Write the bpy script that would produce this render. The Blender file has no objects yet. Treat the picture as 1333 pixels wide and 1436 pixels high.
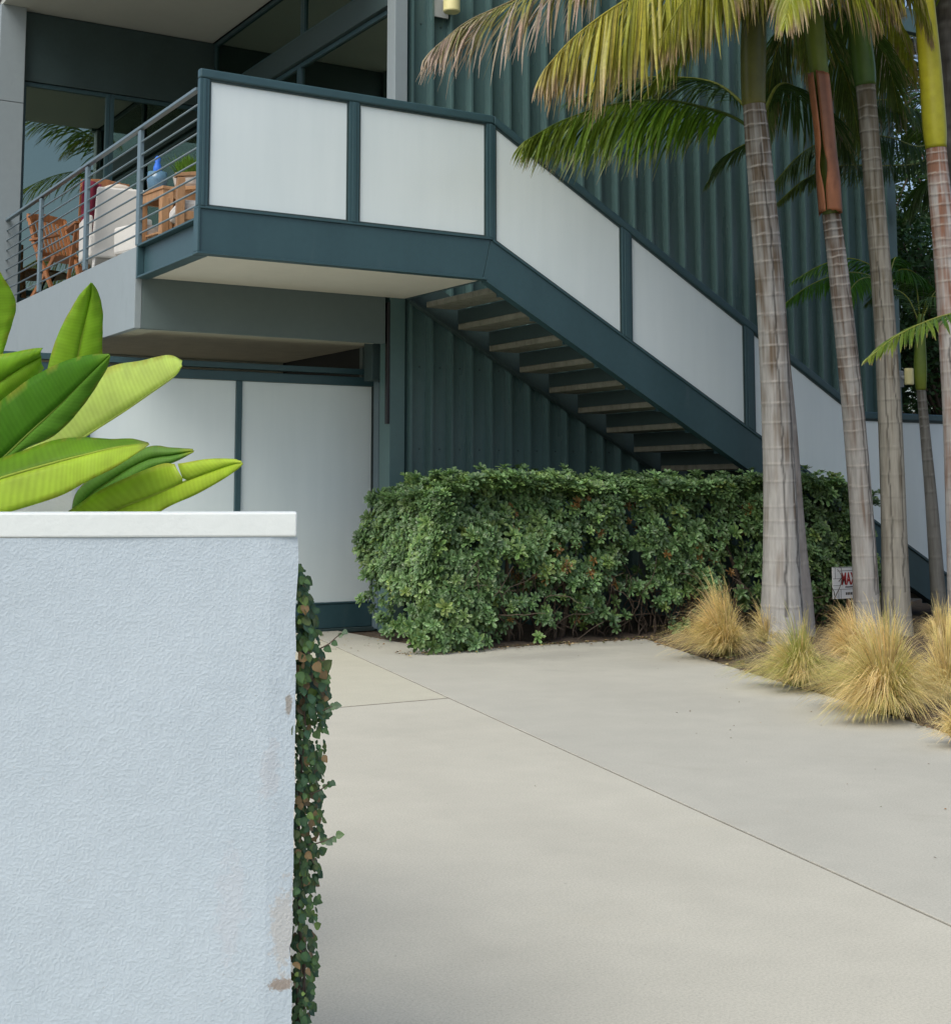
import bpy, math, random
from mathutils import Vector, Matrix, noise
random.seed(7)
R = math.radians
SC = bpy.context.scene
COL = SC.collection

# ------------------------------------------------------------------ camera
# World axes follow the house: X along the front (to the right), Y into the lot, Z up.
TH, PITCH, HCAM = R(31.288), R(5.918), 1.30
FPX, CXP, CYP = 1993.8, 666.5, 488.1          # focal length and principal point, in photo pixels
s_, c_, sp_, cp_ = math.sin(TH), math.cos(TH), math.sin(PITCH), math.cos(PITCH)
CR = Vector((c_, -s_, 0)); CF = Vector((s_*cp_, c_*cp_, sp_)); CU = Vector((-s_*sp_, -c_*sp_, cp_))
EYE = Vector((0, 0, HCAM))
cam = bpy.data.cameras.new('camera')
cam.sensor_fit = 'HORIZONTAL'; cam.sensor_width = 36.0
cam.lens = 36.0*FPX/1333.0
cam.shift_y = (CYP-718.0)/1333.0
cam.clip_start = 0.05; cam.clip_end = 3000
camo = bpy.data.objects.new('camera', cam); COL.objects.link(camo)
M = Matrix((CR, CU, -CF)).transposed().to_4x4(); M.translation = EYE
camo.matrix_world = M
SC.camera = camo

def ray(px, py): return CF*FPX + CR*(px-CXP) + CU*(CYP-py)
def at(px, py, Y):                            # point of the lot at depth Y (house axes)
    r = ray(px, py); return EYE + r*(Y/r.y)
def atd(px, py, d):                           # point at horizontal distance d straight ahead of the drive mouth
    r = ray(px, py); return EYE + r*(d/(r.x*s_+r.y*c_))
def atz(px, py, z=0.0):
    r = ray(px, py); return EYE + r*((z-HCAM)/r.z)

# ------------------------------------------------------------------ sky, sun, exposure
W = bpy.data.worlds.new('World'); SC.world = W; W.use_nodes = True
nt = W.node_tree; bg = nt.nodes['Background']
sky = nt.nodes.new('ShaderNodeTexSky'); sky.sky_type = 'NISHITA'; sky.sun_disc = False
SUN_DIR = Vector((-0.80, -0.38, 1.15)).normalized()      # towards the sun
sky.sun_elevation = math.asin(SUN_DIR.z)
sky.sun_rotation = math.atan2(SUN_DIR.x, SUN_DIR.y)
sky.altitude = 0; sky.air_density = 1.0; sky.dust_density = 4.0; sky.ozone_density = 1.0
nt.links.new(sky.outputs[0], bg.inputs[0]); bg.inputs[1].default_value = 0.12
sl = bpy.data.lights.new('sun', 'SUN'); sl.energy = 1.4; sl.angle = R(40); sl.color = (0.985, 1.0, 0.93)
so = bpy.data.objects.new('sun', sl); COL.objects.link(so)
so.rotation_euler = SUN_DIR.to_track_quat('Z', 'Y').to_euler()
vs = SC.view_settings; vs.view_transform = 'Standard'; vs.look = 'None'; vs.exposure = 0.52; vs.gamma = 1.0; vs.use_curve_mapping = False
SC.cycles.max_bounces = 7; SC.cycles.diffuse_bounces = 4; SC.cycles.glossy_bounces = 3
SC.cycles.transmission_bounces = 4; SC.cycles.transparent_max_bounces = 8

# ------------------------------------------------------------------ materials
MATS = {}
def base_mat(name):
    m = bpy.data.materials.new(name); m.use_nodes = True
    MATS[name] = m
    return m, m.node_tree, m.node_tree.nodes['Principled BSDF']
def N(t, kind, **kw):
    n = t.nodes.new(kind)
    for k, v in kw.items():
        if k.startswith('i_'):
            key = k[2:]; key = int(key) if key.isdigit() else key
            n.inputs[key].default_value = v
        else: setattr(n, k, v)
    return n
def ramp(t, fac, stops):
    r = t.nodes.new('ShaderNodeValToRGB'); e = r.color_ramp.elements
    while len(e) > 1: e.remove(e[-1])
    e[0].position = stops[0][0]; e[0].color = tuple(stops[0][1])+((1,) if len(stops[0][1]) == 3 else ())
    for p, c in stops[1:]:
        x = e.new(p); x.color = tuple(c)+((1,) if len(c) == 3 else ())
    t.links.new(fac, r.inputs[0]); return r.outputs[0]
def pos(t): return t.nodes.new('ShaderNodeNewGeometry').outputs['Position']
def mapped(t, v, scale):
    m = N(t, 'ShaderNodeMapping'); m.inputs['Scale'].default_value = scale; t.links.new(v, m.inputs[0]); return m.outputs[0]
def noise_t(t, v, scale, detail=4, rough=.55, dist=0):
    n = N(t, 'ShaderNodeTexNoise'); n.inputs['Scale'].default_value = scale; n.inputs['Detail'].default_value = detail
    n.inputs['Roughness'].default_value = rough; n.inputs['Distortion'].default_value = dist
    t.links.new(v, n.inputs['Vector']); return n.outputs[0]
def mixc(t, fac, a, b, mode='MIX'):
    m = N(t, 'ShaderNodeMix', data_type='RGBA', blend_type=mode)
    for i, x in ((0, fac), (6, a), (7, b)):
        if hasattr(x, 'links') or hasattr(x, 'is_linked'): t.links.new(x, m.inputs[i])
        else: m.inputs[i].default_value = x if i == 0 else tuple(x)+(1,)
    return m.outputs[2]
def bump(t, b, h, strength, dist=.01):
    n = N(t, 'ShaderNodeBump'); n.inputs['Strength'].default_value = strength; n.inputs['Distance'].default_value = dist
    t.links.new(h, n.inputs['Height']); t.links.new(n.outputs[0], b.inputs['Normal'])
def simple(name, col, rough=.5, var=.12, scale=3.0, bumps=0, bscale=60, metal=0, spec=.5, streak=False, grime=None):
    m, t, b = base_mat(name)
    p = pos(t)
    v = mapped(t, p, (1, 1, .12)) if streak else p
    n1 = noise_t(t, v, scale, 5, .6); n2 = noise_t(t, p, scale*9, 3, .6)
    lo = tuple(c*(1-var) for c in col); hi = tuple(min(1, c*(1+var)) for c in col)
    c = ramp(t, n1, [(.3, lo), (.7, hi)])
    c = mixc(t, .35, c, ramp(t, n2, [(.3, lo), (.7, hi)]))
    if grime:
        g = ramp(t, noise_t(t, mapped(t, p, (1, 1, .3)), grime[1], 6, .7), [(grime[2], (0, 0, 0)), (grime[2]+.14, (1, 1, 1))])
        gm = N(t, 'ShaderNodeMath', operation='MULTIPLY'); t.links.new(g, gm.inputs[0]); gm.inputs[1].default_value = grime[3]
        c = mixc(t, gm.outputs[0], c, grime[0])
    t.links.new(c, b.inputs['Base Color'])
    rr = N(t, 'ShaderNodeMapRange'); rr.inputs[3].default_value = max(.03, rough-.09); rr.inputs[4].default_value = min(1, rough+.09)
    t.links.new(n1, rr.inputs[0]); t.links.new(rr.outputs[0], b.inputs['Roughness'])
    b.inputs['Metallic'].default_value = metal; b.inputs['Specular IOR Level'].default_value = spec
    if bumps: bump(t, b, noise_t(t, p, bscale, 4, .6), bumps, .004)
    return m
STEEL = simple('steel_paint', (.035, .080, .094), .36, .14, 2.5, .06, 8, spec=.5, streak=True, grime=((.10, .13, .14), 5, .60, .25))
STEELD = simple('steel_paint_dull', (.040, .068, .070), .5, .14, 2.5, .05, 9, spec=.4)
ZINC = simple('pale_fascia_paint', (.265, .315, .335), .45, .07, 1.2, .05, 6, streak=True, grime=((.16, .19, .2), 4, .6, .3))
FASC = simple('green_grey_panel', (.105, .145, .145), .5, .08, 1.5, .04, 6)
RIB = simple('ribbed_metal_paint', (.080, .146, .146), .28, .12, 1.6, .05, 5, spec=.5, streak=True, grime=((.13, .16, .16), 6, .58, .25))
LSOF = simple('landing_soffit_plaster', (.62, .605, .53), .8, .05, 2, .1, 90)
CSOF = simple('carport_soffit_stucco', (.42, .425, .345), .9, .16, 5, .4, 140)
CEIL = simple('terrace_ceiling_paint', (.44, .47, .43), .8, .05, 1)
DARK = simple('dark_interior', (.03, .035, .035), .8, .2, 1)
INTR = simple('room_paint', (.30, .34, .30), .85, .1, 1)
WOOD = simple('oiled_teak', (.33, .135, .05), .5, .3, 30, .2, 60, streak=True)
WOODL = simple('pale_teak', (.42, .235, .115), .55, .25, 28, .2, 60, streak=True)
WHITEF = simple('white_upholstery', (.72, .71, .67), .85, .05, 6, .3, 260)
LINEN = simple('beige_linen', (.55, .50, .43), .9, .1, 9, .4, 200)
REDF = simple('crimson_throw', (.17, .012, .035), .9, .35, 14, .5, 90)
BLACKM = simple('black_metal', (.016, .016, .018), .45, .2, 5)
POT = simple('stone_pot', (.52, .51, .48), .8, .1, 9, .2, 60)
BLUE = simple('blue_glaze', (.03, .15, .62), .12, .15, 8)
BLUEG = simple('smoky_blue_glass', (.10, .20, .30), .08, .3, 12)
LAMPY = simple('pale_yellow_shade', (.78, .72, .36), .45, .05, 6)
SILV = simple('grey_bracket', (.33, .36, .37), .4, .1, 6)
TREAD = simple('tread_concrete', (.20, .205, .165), .9, .25, 9, .4, 60, grime=((.12, .12, .085), 11, .5, .6))
SOIL = simple('bark_soil', (.085, .062, .042), .95, .5, 22, 1.0, 55)
GROUND = simple('dry_earth', (.20, .175, .13), .95, .25, 3, .5, 20)
DECK = simple('terrace_tile', (.33, .34, .33), .7, .1, 4)
STEELLIT = simple('steel_paint_lit', (.125, .18, .21), .38, .12, 4, .05, 9)  # steel paint made lighter: light from the left is put into the colour
JOINT = simple('joint_dirt', (.19, .175, .14), .95, .35, 12)
BARKB = simple('brown_twig', (.10, .075, .055), .9, .35, 25, .4, 90)

def frosted():
    m, t, b = base_mat('frosted_panel')
    p = pos(t); n = noise_t(t, p, 1.1, 3, .5); n2 = noise_t(t, mapped(t, p, (6, 6, .5)), 1.4, 4, .6)
    c = mixc(t, .4, ramp(t, n, [(.3, (.66, .755, .77)), (.7, (.72, .81, .825))]), ramp(t, n2, [(.3, (.64, .735, .75)), (.75, (.73, .82, .83))]))
    t.links.new(c, b.inputs['Base Color']); b.inputs['Roughness'].default_value = .33; b.inputs['Specular IOR Level'].default_value = .45
    bump(t, b, noise_t(t, p, 300, 2), .05, .001)
    return m
FROST = frosted()

def glass():
    m, t, b = base_mat('window_glass')
    out = t.nodes['Material Output']; t.nodes.remove(b)
    tr = N(t, 'ShaderNodeBsdfTransparent'); tr.inputs[0].default_value = (.34, .42, .38, 1)
    gl = N(t, 'ShaderNodeBsdfGlossy'); gl.inputs['Roughness'].default_value = .008; gl.inputs[0].default_value = (.74, .92, .80, 1)
    fr = N(t, 'ShaderNodeFresnel'); fr.inputs[0].default_value = 3.8
    mx = N(t, 'ShaderNodeMixShader'); t.links.new(fr.outputs[0], mx.inputs[0]); t.links.new(tr.outputs[0], mx.inputs[1]); t.links.new(gl.outputs[0], mx.inputs[2])
    t.links.new(mx.outputs[0], out.inputs[0]); return m
GLASS = glass()

def concrete(name, a, b2, stain, spots=()):
    m, t, b = base_mat(name)
    p = pos(t)
    n1 = noise_t(t, p, .55, 6, .62, .4); n2 = noise_t(t, p, 3.3, 6, .65); n3 = noise_t(t, p, 120, 3, .7); n4 = noise_t(t, p, 420, 2, .6)
    c = ramp(t, n1, [(.32, a), (.68, b2)])
    mul = ramp(t, n2, [(.25, (.93, .93, .92)), (.7, (1.03, 1.03, 1.02))]); c = mixc(t, 1.0, c, mul, 'MULTIPLY')
    mul = ramp(t, n3, [(.3, (.84, .84, .83)), (.6, (1.06, 1.06, 1.06))]); c = mixc(t, 1.0, c, mul, 'MULTIPLY')
    mul = ramp(t, n4, [(.34, (.72, .72, .71)), (.46, (1.02, 1.02, 1.02))]); c = mixc(t, .7, c, mul, 'MULTIPLY')
    st = ramp(t, noise_t(t, p, 1.25, 7, .7, .8), [(.60, (0, 0, 0)), (.74, (1, 1, 1))])
    sm = N(t, 'ShaderNodeMath', operation='MULTIPLY'); t.links.new(st, sm.inputs[0]); sm.inputs[1].default_value = .30
    c = mixc(t, sm.outputs[0], c, stain)
    sp = ramp(t, noise_t(t, p, 38, 2, .5), [(.745, (0, 0, 0)), (.765, (1, 1, 1))]); s2 = N(t, 'ShaderNodeMath', operation='MULTIPLY'); t.links.new(sp, s2.inputs[0]); s2.inputs[1].default_value = .30
    c = mixc(t, s2.outputs[0], c, (.16, .14, .11))
    for (sx, sy, rx, ry, amt) in spots:
        mp = N(t, 'ShaderNodeMapping'); mp.inputs['Location'].default_value = (-sx/rx, -sy/ry, 0); mp.inputs['Scale'].default_value = (1/rx, 1/ry, 0); t.links.new(p, mp.inputs[0])
        ln = N(t, 'ShaderNodeVectorMath', operation='LENGTH'); t.links.new(mp.outputs[0], ln.inputs[0])
        ad = N(t, 'ShaderNodeMath', operation='MULTIPLY_ADD'); t.links.new(noise_t(t, p, 4.5, 7, .7, .5), ad.inputs[0]); ad.inputs[1].default_value = 2.0; t.links.new(ln.outputs['Value'], ad.inputs[2])
        mr = N(t, 'ShaderNodeMapRange'); mr.inputs[1].default_value = 1.2; mr.inputs[2].default_value = 2.1; mr.inputs[3].default_value = amt; mr.inputs[4].default_value = 0; t.links.new(ad.outputs[0], mr.inputs[0])
        c = mixc(t, mr.outputs[0], c, tuple(x*.62 for x in a))
    t.links.new(c, b.inputs['Base Color']); b.inputs['Roughness'].default_value = .88; b.inputs['Specular IOR Level'].default_value = .3
    bump(t, b, n3, .22, .003)
    return m
CONC_A = concrete('drive_concrete_right', (.402, .397, .350), (.432, .425, .374), (.31, .295, .24), ((6.6, 9.75, .9, .35, .45), (7.2, 8.9, 1.1, .4, .25), (5.9, 7.6, .6, 1.4, .16), (7.8, 10.2, .8, .2, .4), (5.4, 4.6, .5, 1.2, .14)))
CONC_B = concrete('drive_concrete_front', (.452, .440, .378), (.478, .465, .40), (.46, .43, .33), ((3.2, 5.2, .35, 2.2, .12), (2.2, 3.6, .3, 1.6, .12), (4.0, 7.2, .5, .7, .12)))
CONC_C = concrete('drive_concrete_back', (.445, .432, .355), (.475, .462, .382), (.37, .34, .27))

def stucco():
    m, t, b = base_mat('rough_stucco')
    tc = t.nodes.new('ShaderNodeTexCoord').outputs['Object']
    n1 = noise_t(t, tc, 2.2, 5, .6); n2 = noise_t(t, tc, 30, 5, .65)
    c = ramp(t, n1, [(.3, (.415, .490, .548)), (.7, (.45, .525, .583))])
    c = mixc(t, 1., c, ramp(t, n2, [(.3, (.95, .95, .95)), (.7, (1.03, 1.03, 1.03))]), 'MULTIPLY')
    # old scuffs and a patched lower corner (wear with a shape of its own)
    def blob(px, pz, sx, sz, amt, thr):
        mp = N(t, 'ShaderNodeMapping'); mp.inputs['Location'].default_value = (-px/sx, 0, -pz/sz); mp.inputs['Scale'].default_value = (1/sx, .01, 1/sz)
        t.links.new(tc, mp.inputs[0])
        ln = N(t, 'ShaderNodeVectorMath', operation='LENGTH'); t.links.new(mp.outputs[0], ln.inputs[0])
        nn = noise_t(t, tc, 34, 8, .8)
        ad = N(t, 'ShaderNodeMath', operation='MULTIPLY_ADD'); t.links.new(nn, ad.inputs[0]); ad.inputs[1].default_value = 2.2; t.links.new(ln.outputs['Value'], ad.inputs[2])
        return ramp(t, ad.outputs[0], [(thr-.12 if thr > .2 else .05, (amt,)*3), (thr, (0, 0, 0))]) if False else rmp(ad.outputs[0], amt)
    def rmp(v, amt):
        mr = N(t, 'ShaderNodeMapRange'); mr.inputs[1].default_value = 1.52; mr.inputs[2].default_value = 1.70; mr.inputs[3].default_value = amt; mr.inputs[4].default_value = 0
        t.links.new(v, mr.inputs[0]); return mr.outputs[0]
    c = mixc(t, blob(-.025, .345, .045, .022, .8, 1), c, (.24, .18, .13))
    c = mixc(t, blob(-.015, .45, .05, .14, .55, 1), c, (.42, .39, .35))
    c = mixc(t, blob(-.045, .20, .03, .10, .85, 1), c, (.44, .46, .43))
    c = mixc(t, blob(-.014, .88, .012, .04, .7, 1), c, (.22, .18, .13))
    c = mixc(t, blob(-.05, .75, .04, .10, .35, 1), c, (.40, .40, .42))
    c = mixc(t, blob(-.12, .5, .05, .2, .25, 1), c, (.45, .45, .48))
    sp = ramp(t, noise_t(t, tc, 55, 2, .5), [(.735, (0, 0, 0)), (.76, (1, 1, 1))]); s2 = N(t, 'ShaderNodeMath', operation='MULTIPLY'); t.links.new(sp, s2.inputs[0]); s2.inputs[1].default_value = .35
    c = mixc(t, s2.outputs[0], c, (.3, .28, .27))
    t.links.new(c, b.inputs['Base Color']); b.inputs['Roughness'].default_value = .75; b.inputs['Specular IOR Level'].default_value = .35
    h1 = ramp(t, noise_t(t, tc, 165, 3, .5), [(.42, (0, 0, 0)), (.66, (1, 1, 1))]); h2 = noise_t(t, tc, 300, 3, .65); h3 = noise_t(t, tc, 14, 4, .6, .8)
    a = N(t, 'ShaderNodeMath', operation='MULTIPLY_ADD'); t.links.new(h2, a.inputs[0]); a.inputs[1].default_value = .55; t.links.new(h1, a.inputs[2])
    a2 = N(t, 'ShaderNodeMath', operation='MULTIPLY_ADD'); t.links.new(h3, a2.inputs[0]); a2.inputs[1].default_value = 2.2; t.links.new(a.outputs[0], a2.inputs[2])
    bump(t, b, a2.outputs[0], .24, .0036)
    return m
STUCCO = stucco()
CAPW = simple('white_cap_paint', (.64, .69, .685), .6, .03, 8, .25, 60, grime=((.42, .38, .34), 26, .68, .7))
WHITEW = simple('white_pillar_paint', (.78, .79, .78), .7, .05, 9, .3, 50, grime=((.4, .36, .3), 45, .64, .8))

def vcol_mat(name, rough=.45, trans=.3, spec=.4, nscale=40, var=.25, tint=(1.15, 1.2, .5), zs=1.0):
    m, t, b = base_mat(name)
    out = t.nodes['Material Output']
    a = N(t, 'ShaderNodeAttribute', attribute_name='Col')
    n = noise_t(t, mapped(t, pos(t), (1, 1, zs)), nscale, 4, .62)
    c = mixc(t, 1., a.outputs[0], ramp(t, n, [(.3, (1-var,)*3), (.7, (1+var*.6,)*3)]), 'MULTIPLY')
    t.links.new(c, b.inputs['Base Color']); b.inputs['Roughness'].default_value = rough; b.inputs['Specular IOR Level'].default_value = spec
    if trans > 0:
        tr = N(t, 'ShaderNodeBsdfTranslucent'); t.links.new(mixc(t, 1., c, tint, 'MULTIPLY'), tr.inputs[0])
        mx = N(t, 'ShaderNodeMixShader'); mx.inputs[0].default_value = trans
        t.links.new(b.outputs[0], mx.inputs[1]); t.links.new(tr.outputs[0], mx.inputs[2]); t.links.new(mx.outputs[0], out.inputs[0])
    return m
LEAFP = vcol_mat('palm_leaf', .42, .3, .4, 25)
LEAFH = vcol_mat('hedge_leaf', .36, .18, .5, 30)
LEAFI = vcol_mat('ivy_leaf', .45, .2, .4, 40)
LEAFT = vcol_mat('tree_leaf', .5, .3, .3, 12)
GRASS = vcol_mat('feather_grass', .6, .35, .25, 12, .2, (1.05, 1.05, .9))
BIGL = vcol_mat('broad_leaf', .48, .5, .3, 14, .10, (1.25, 1.35, .45))
t = BIGL.node_tree; av = N(t, 'ShaderNodeAttribute', attribute_name='vein')
sn = N(t, 'ShaderNodeMath', operation='SINE'); ml_ = N(t, 'ShaderNodeMath', operation='MULTIPLY'); ml_.inputs[1].default_value = 6.283; t.links.new(av.outputs['Fac'], ml_.inputs[0]); t.links.new(ml_.outputs[0], sn.inputs[0])
vc = N(t, 'ShaderNodeMapRange'); vc.inputs[1].default_value = -1; vc.inputs[2].default_value = 1; vc.inputs[3].default_value = .90; vc.inputs[4].default_value = 1.06; t.links.new(sn.outputs[0], vc.inputs[0])
bs = t.nodes['Principled BSDF']; old = bs.inputs['Base Color'].links[0].from_socket; vcc = N(t, 'ShaderNodeCombineColor')
for q_ in range(3): t.links.new(vc.outputs[0], vcc.inputs[q_])
newc = mixc(t, 1., old, vcc.outputs[0], 'MULTIPLY')
brn = ramp(t, noise_t(t, pos(t), 55, 4, .7), [(.70, (0, 0, 0)), (.76, (.6, .6, .6))]); newc = mixc(t, brn, newc, (.30, .22, .06))
t.links.new(newc, bs.inputs['Base Color'])
vn = noise_t(t, pos(t), 16, 3, .6); vm = N(t, 'ShaderNodeMath', operation='MULTIPLY'); t.links.new(sn.outputs[0], vm.inputs[0]); t.links.new(vn, vm.inputs[1])
bump(t, t.nodes['Principled BSDF'], vm.outputs[0], .06, .004)
TRUNKM = vcol_mat('palm_trunk', .85, 0, .2, 30, .22, zs=.12)
t = TRUNKM.node_tree
bump(t, t.nodes['Principled BSDF'], noise_t(t, mapped(t, pos(t), (1, 1, .15)), 90, 4, .65), .5, .006)
SHAFT = vcol_mat('palm_crownshaft', .42, 0, .4, 9, .15)
LITTER = vcol_mat('leaf_litter', .8, 0, .2, 30)

# ------------------------------------------------------------------ mesh helpers
class MB:
    def __init__(s): s.v = []; s.f = []; s.c = []; s.col = (1, 1, 1)
    def add(s, vs, fs, cols=None):
        o = len(s.v); s.v += [tuple(v) for v in vs]; s.f += [tuple(i+o for i in f) for f in fs]
        s.c += list(cols) if cols else [s.col]*len(vs)
    def box(s, x0, x1, y0, y1, z0, z1):
        s.add([(x, y, z) for z in (z0, z1) for y in (y0, y1) for x in (x0, x1)],
              [(0, 2, 3, 1), (4, 5, 7, 6), (0, 1, 5, 4), (2, 6, 7, 3), (0, 4, 6, 2), (1, 3, 7, 5)])
    def prism(s, poly, y0, y1):               # polygon in X,Z extruded along Y
        n = len(poly)
        s.add([(x, y0, z) for x, z in poly]+[(x, y1, z) for x, z in poly],
              [tuple(range(n)), tuple(range(2*n-1, n-1, -1))]+[(i, n+i, n+(i+1) % n, (i+1) % n) for i in range(n)])
    def slab(s, poly, z0, z1):                # polygon in X,Y extruded along Z
        n = len(poly)
        s.add([(x, y, z0) for x, y in poly]+[(x, y, z1) for x, y in poly],
              [tuple(range(n-1, -1, -1)), tuple(range(n, 2*n))]+[(i, (i+1) % n, n+(i+1) % n, n+i) for i in range(n)])
    def tube(s, path, rad, n=8, cols=None, caps=True):
        path = [Vector(p) for p in path]; k = len(path); vs = []; cs = []
        up = None
        for i, p in enumerate(path):
            T = (path[min(i+1, k-1)]-path[max(i-1, 0)]).normalized()
            if up is None:
                up = T.orthogonal().normalized()
            up = (up-T*up.dot(T)).normalized(); w = T.cross(up)
            r = rad[i] if hasattr(rad, '__len__') else rad
            for j in range(n):
                a = 2*math.pi*j/n; vs.append(p+up*(r*math.cos(a))+w*(r*math.sin(a)))
                cs.append(cols[i] if cols else s.col)
        fs = [(i*n+j, i*n+(j+1) % n, (i+1)*n+(j+1) % n, (i+1)*n+j) for i in range(k-1) for j in range(n)]
        if caps: fs += [tuple(range(n-1, -1, -1)), tuple((k-1)*n+j for j in range(n))]
        s.add(vs, fs, cs)
    def bar(s, a, b, w, h):                   # rectangular bar from a to b (w sideways, h up)
        a = Vector(a); b = Vector(b); T = (b-a).normalized()
        S = T.cross(Vector((0, 0, 1)));  S = S.normalized() if S.length > 1e-3 else Vector((1, 0, 0))
        U = S.cross(T); vs = [p+S*(w/2*i)+U*(h/2*j) for p in (a, b) for i, j in ((-1, -1), (1, -1), (1, 1), (-1, 1))]
        s.add(vs, [(0, 1, 2, 3), (7, 6, 5, 4), (0, 4, 5, 1), (1, 5, 6, 2), (2, 6, 7, 3), (3, 7, 4, 0)])
    def mesh(s, name, off=(0, 0, 0)):
        me = bpy.data.meshes.new(name); off = Vector(off)
        me.from_pydata([tuple(Vector(v)-off) for v in s.v], [], s.f)
        at_ = me.color_attributes.new('Col', 'FLOAT_COLOR', 'POINT')
        flat = []
        for c in s.c: flat += [c[0], c[1], c[2], 1.0]
        at_.data.foreach_set('color', flat)
        me.update(); return me
def origin(p):
    o = Vector((0, 0, 0))
    while p is not None: o += p.location; p = p.parent
    return o
def link(name, me, mat, parent=None, smooth=False, bevel=0, loc=None):
    if mat is not None and not me.materials: me.materials.append(mat)
    if smooth: me.polygons.foreach_set('use_smooth', [True]*len(me.polygons))
    o = bpy.data.objects.new(name, me); COL.objects.link(o)
    if parent: o.parent = parent
    if loc is not None: o.location = loc
    if bevel:
        b = o.modifiers.new('bevel', 'BEVEL'); b.width = bevel; b.segments = 2; b.limit_method = 'ANGLE'; b.angle_limit = R(40)
    return o
def build(mb, name, mat, parent=None, smooth=False, bevel=0):
    return link(name, mb.mesh(name, origin(parent) if parent else (0, 0, 0)), mat, parent, smooth, bevel)
def tag(o, label=None, cat=None, group=None, kind=None):
    for k, v in (('label', label), ('category', cat), ('group', group), ('kind', kind)):
        if v: o[k] = v
    return o
def thing(name, label, cat, loc, group=None):
    o = bpy.data.objects.new(name, None); COL.objects.link(o); o.location = loc; o.empty_display_size = .2
    return tag(o, label, cat, group)
def pbox(name, mat, parent, x0, x1, y0, y1, z0, z1, bevel=.004):
    m = MB(); m.box(x0, x1, y0, y1, z0, z1); return build(m, name, mat, parent, bevel=bevel)
def lerp(a, b, t): return a+(b-a)*t
def lerpc(a, b, t): return tuple(x+(y-x)*t for x, y in zip(a, b))
def jit(c, rnd, a=.15):
    k = 1+rnd.uniform(-a, a); return (c[0]*k*(1+rnd.uniform(-a, a)*.4), c[1]*k, c[2]*k*(1+rnd.uniform(-a, a)*.4))
def spline(pts, n):
    pts = [Vector(p) for p in pts]
    P = [pts[0]*2-pts[1]]+pts+[pts[-1]*2-pts[-2]]; out = []; m = len(pts)-1
    for i in range(n):
        u = i/(n-1)*m; k = min(int(u), m-1); f = u-k
        a, b, c, d = P[k:k+4]
        out.append(.5*((2*b)+(c-a)*f+(2*a-5*b+4*c-d)*f*f+(3*b-a-3*c+d)*f**3))
    return out

# ------------------------------------------------------------------ ground, drive, bed
g = MB(); g.add([(-400, -400, -.12), (400, -400, -.12), (400, 400, -.12), (-400, 400, -.12)], [(0, 1, 2, 3)])
tag(build(g, 'ground', GROUND), kind='structure')
drive = MB(); drive.box(-6, 8.0, -4, 13.2, -.10, -.03)
drive = tag(build(drive, 'driveway', SOIL), kind='structure')
def jx(y): return 5.285+(y-10.556)*(5.285-3.559)/(10.556-3.076)
gp = .008
EDGE = [(8.155, 10.44), (7.70, 9.25), (7.276, 8.085), (6.742, 6.515), (6.349, 5.444), (5.55, 3.2), (4.35, 0)]
m = MB(); m.slab([(jx(0)+gp, 0)]+[(x, y) for x, y in reversed(EDGE)]+[(8.155, 10.47), (6.10, 10.50), (6.10, 12.6), (jx(12.6)+gp, 12.6)], -.03, 0)
s = build(m, 'slab', CONC_A, drive, bevel=.003); s['label'] = 'greyer concrete slab along the planting bed'
m = MB(); m.slab([(-5, 0), (jx(0)-gp, 0), (jx(8.085-.02)-gp, 8.085-.02), (-5, 8.085-.02)], -.03, 0)
build(m, 'slab', CONC_B, drive, bevel=.003)
m = MB(); m.slab([(-5, 8.085+.02), (jx(8.085+.02)-gp, 8.085+.02), (jx(12.6)-gp, 12.6), (-5, 12.6)], -.03, 0)
s = build(m, 'slab', CONC_C, drive, bevel=.003); s['label'] = 'beige concrete slab before the garage door'
f = MB()
y0_, y1_ = 0, 12.6; f.slab([(jx(y0_)-gp+.001, y0_), (jx(y0_)+gp-.001, y0_), (jx(y1_)+gp-.001, y1_), (jx(y1_)-gp+.001, y1_)], -.031, -.0045); f.slab([(-5, 8.085-.019), (jx(8.085)-gp-.006, 8.085-.019), (jx(8.085)-gp-.006, 8.085+.019), (-5, 8.085+.019)], -.031, -.0025)
build(f, 'joint_filler', JOINT, drive)
m = MB(); m.slab([(-5, -4), (4.3, -4), (4.3, -.01), (-5, -.01)], -.03, 0); build(m, 'slab', CONC_B, drive, bevel=.006)
# planting bed: lumpy bark soil, level with the drive edge
def bed_x(y):
    if y > 10.44: return 6.12
    for (x1, y1), (x0, y0) in zip(EDGE, EDGE[1:]):
        if y0 <= y <= y1: return lerp(x0, x1, (y-y0)/(y1-y0))
    return 4.35
m = MB(); ny, nx = 130, 90; vs = []
for j in range(ny+1):
    y = lerp(0, 12.0, j/ny); xa = bed_x(y)+.004
    for i in range(nx+1):
        u = (i/nx)**2; x = lerp(xa, 24, u)
        ry = min(1, max(0, (y-10.44)/.35)) if y > 10.42 else 1
        h = .004+.05*ry*min(1, i/12)*(.5+noise.noise(Vector((x*3, y*3, 0)))) + .03*ry*min(1, i/4)*noise.noise(Vector((x*14, y*14, 2)))
        vs.append((x, y, -.02 if i == 0 else max(-.01, h)))
m.add(vs, [(j*(nx+1)+i, j*(nx+1)+i+1, (j+1)*(nx+1)+i+1, (j+1)*(nx+1)+i) for j in range(ny) for i in range(nx)])
tag(build(m, 'planting_bed', SOIL, smooth=True), kind='structure')

# ------------------------------------------------------------------ house
H = thing('house', 'modern house with dark ribbed metal cladding, raised terrace and carport below', 'house', (6.4, 12.05, 0))
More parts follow.
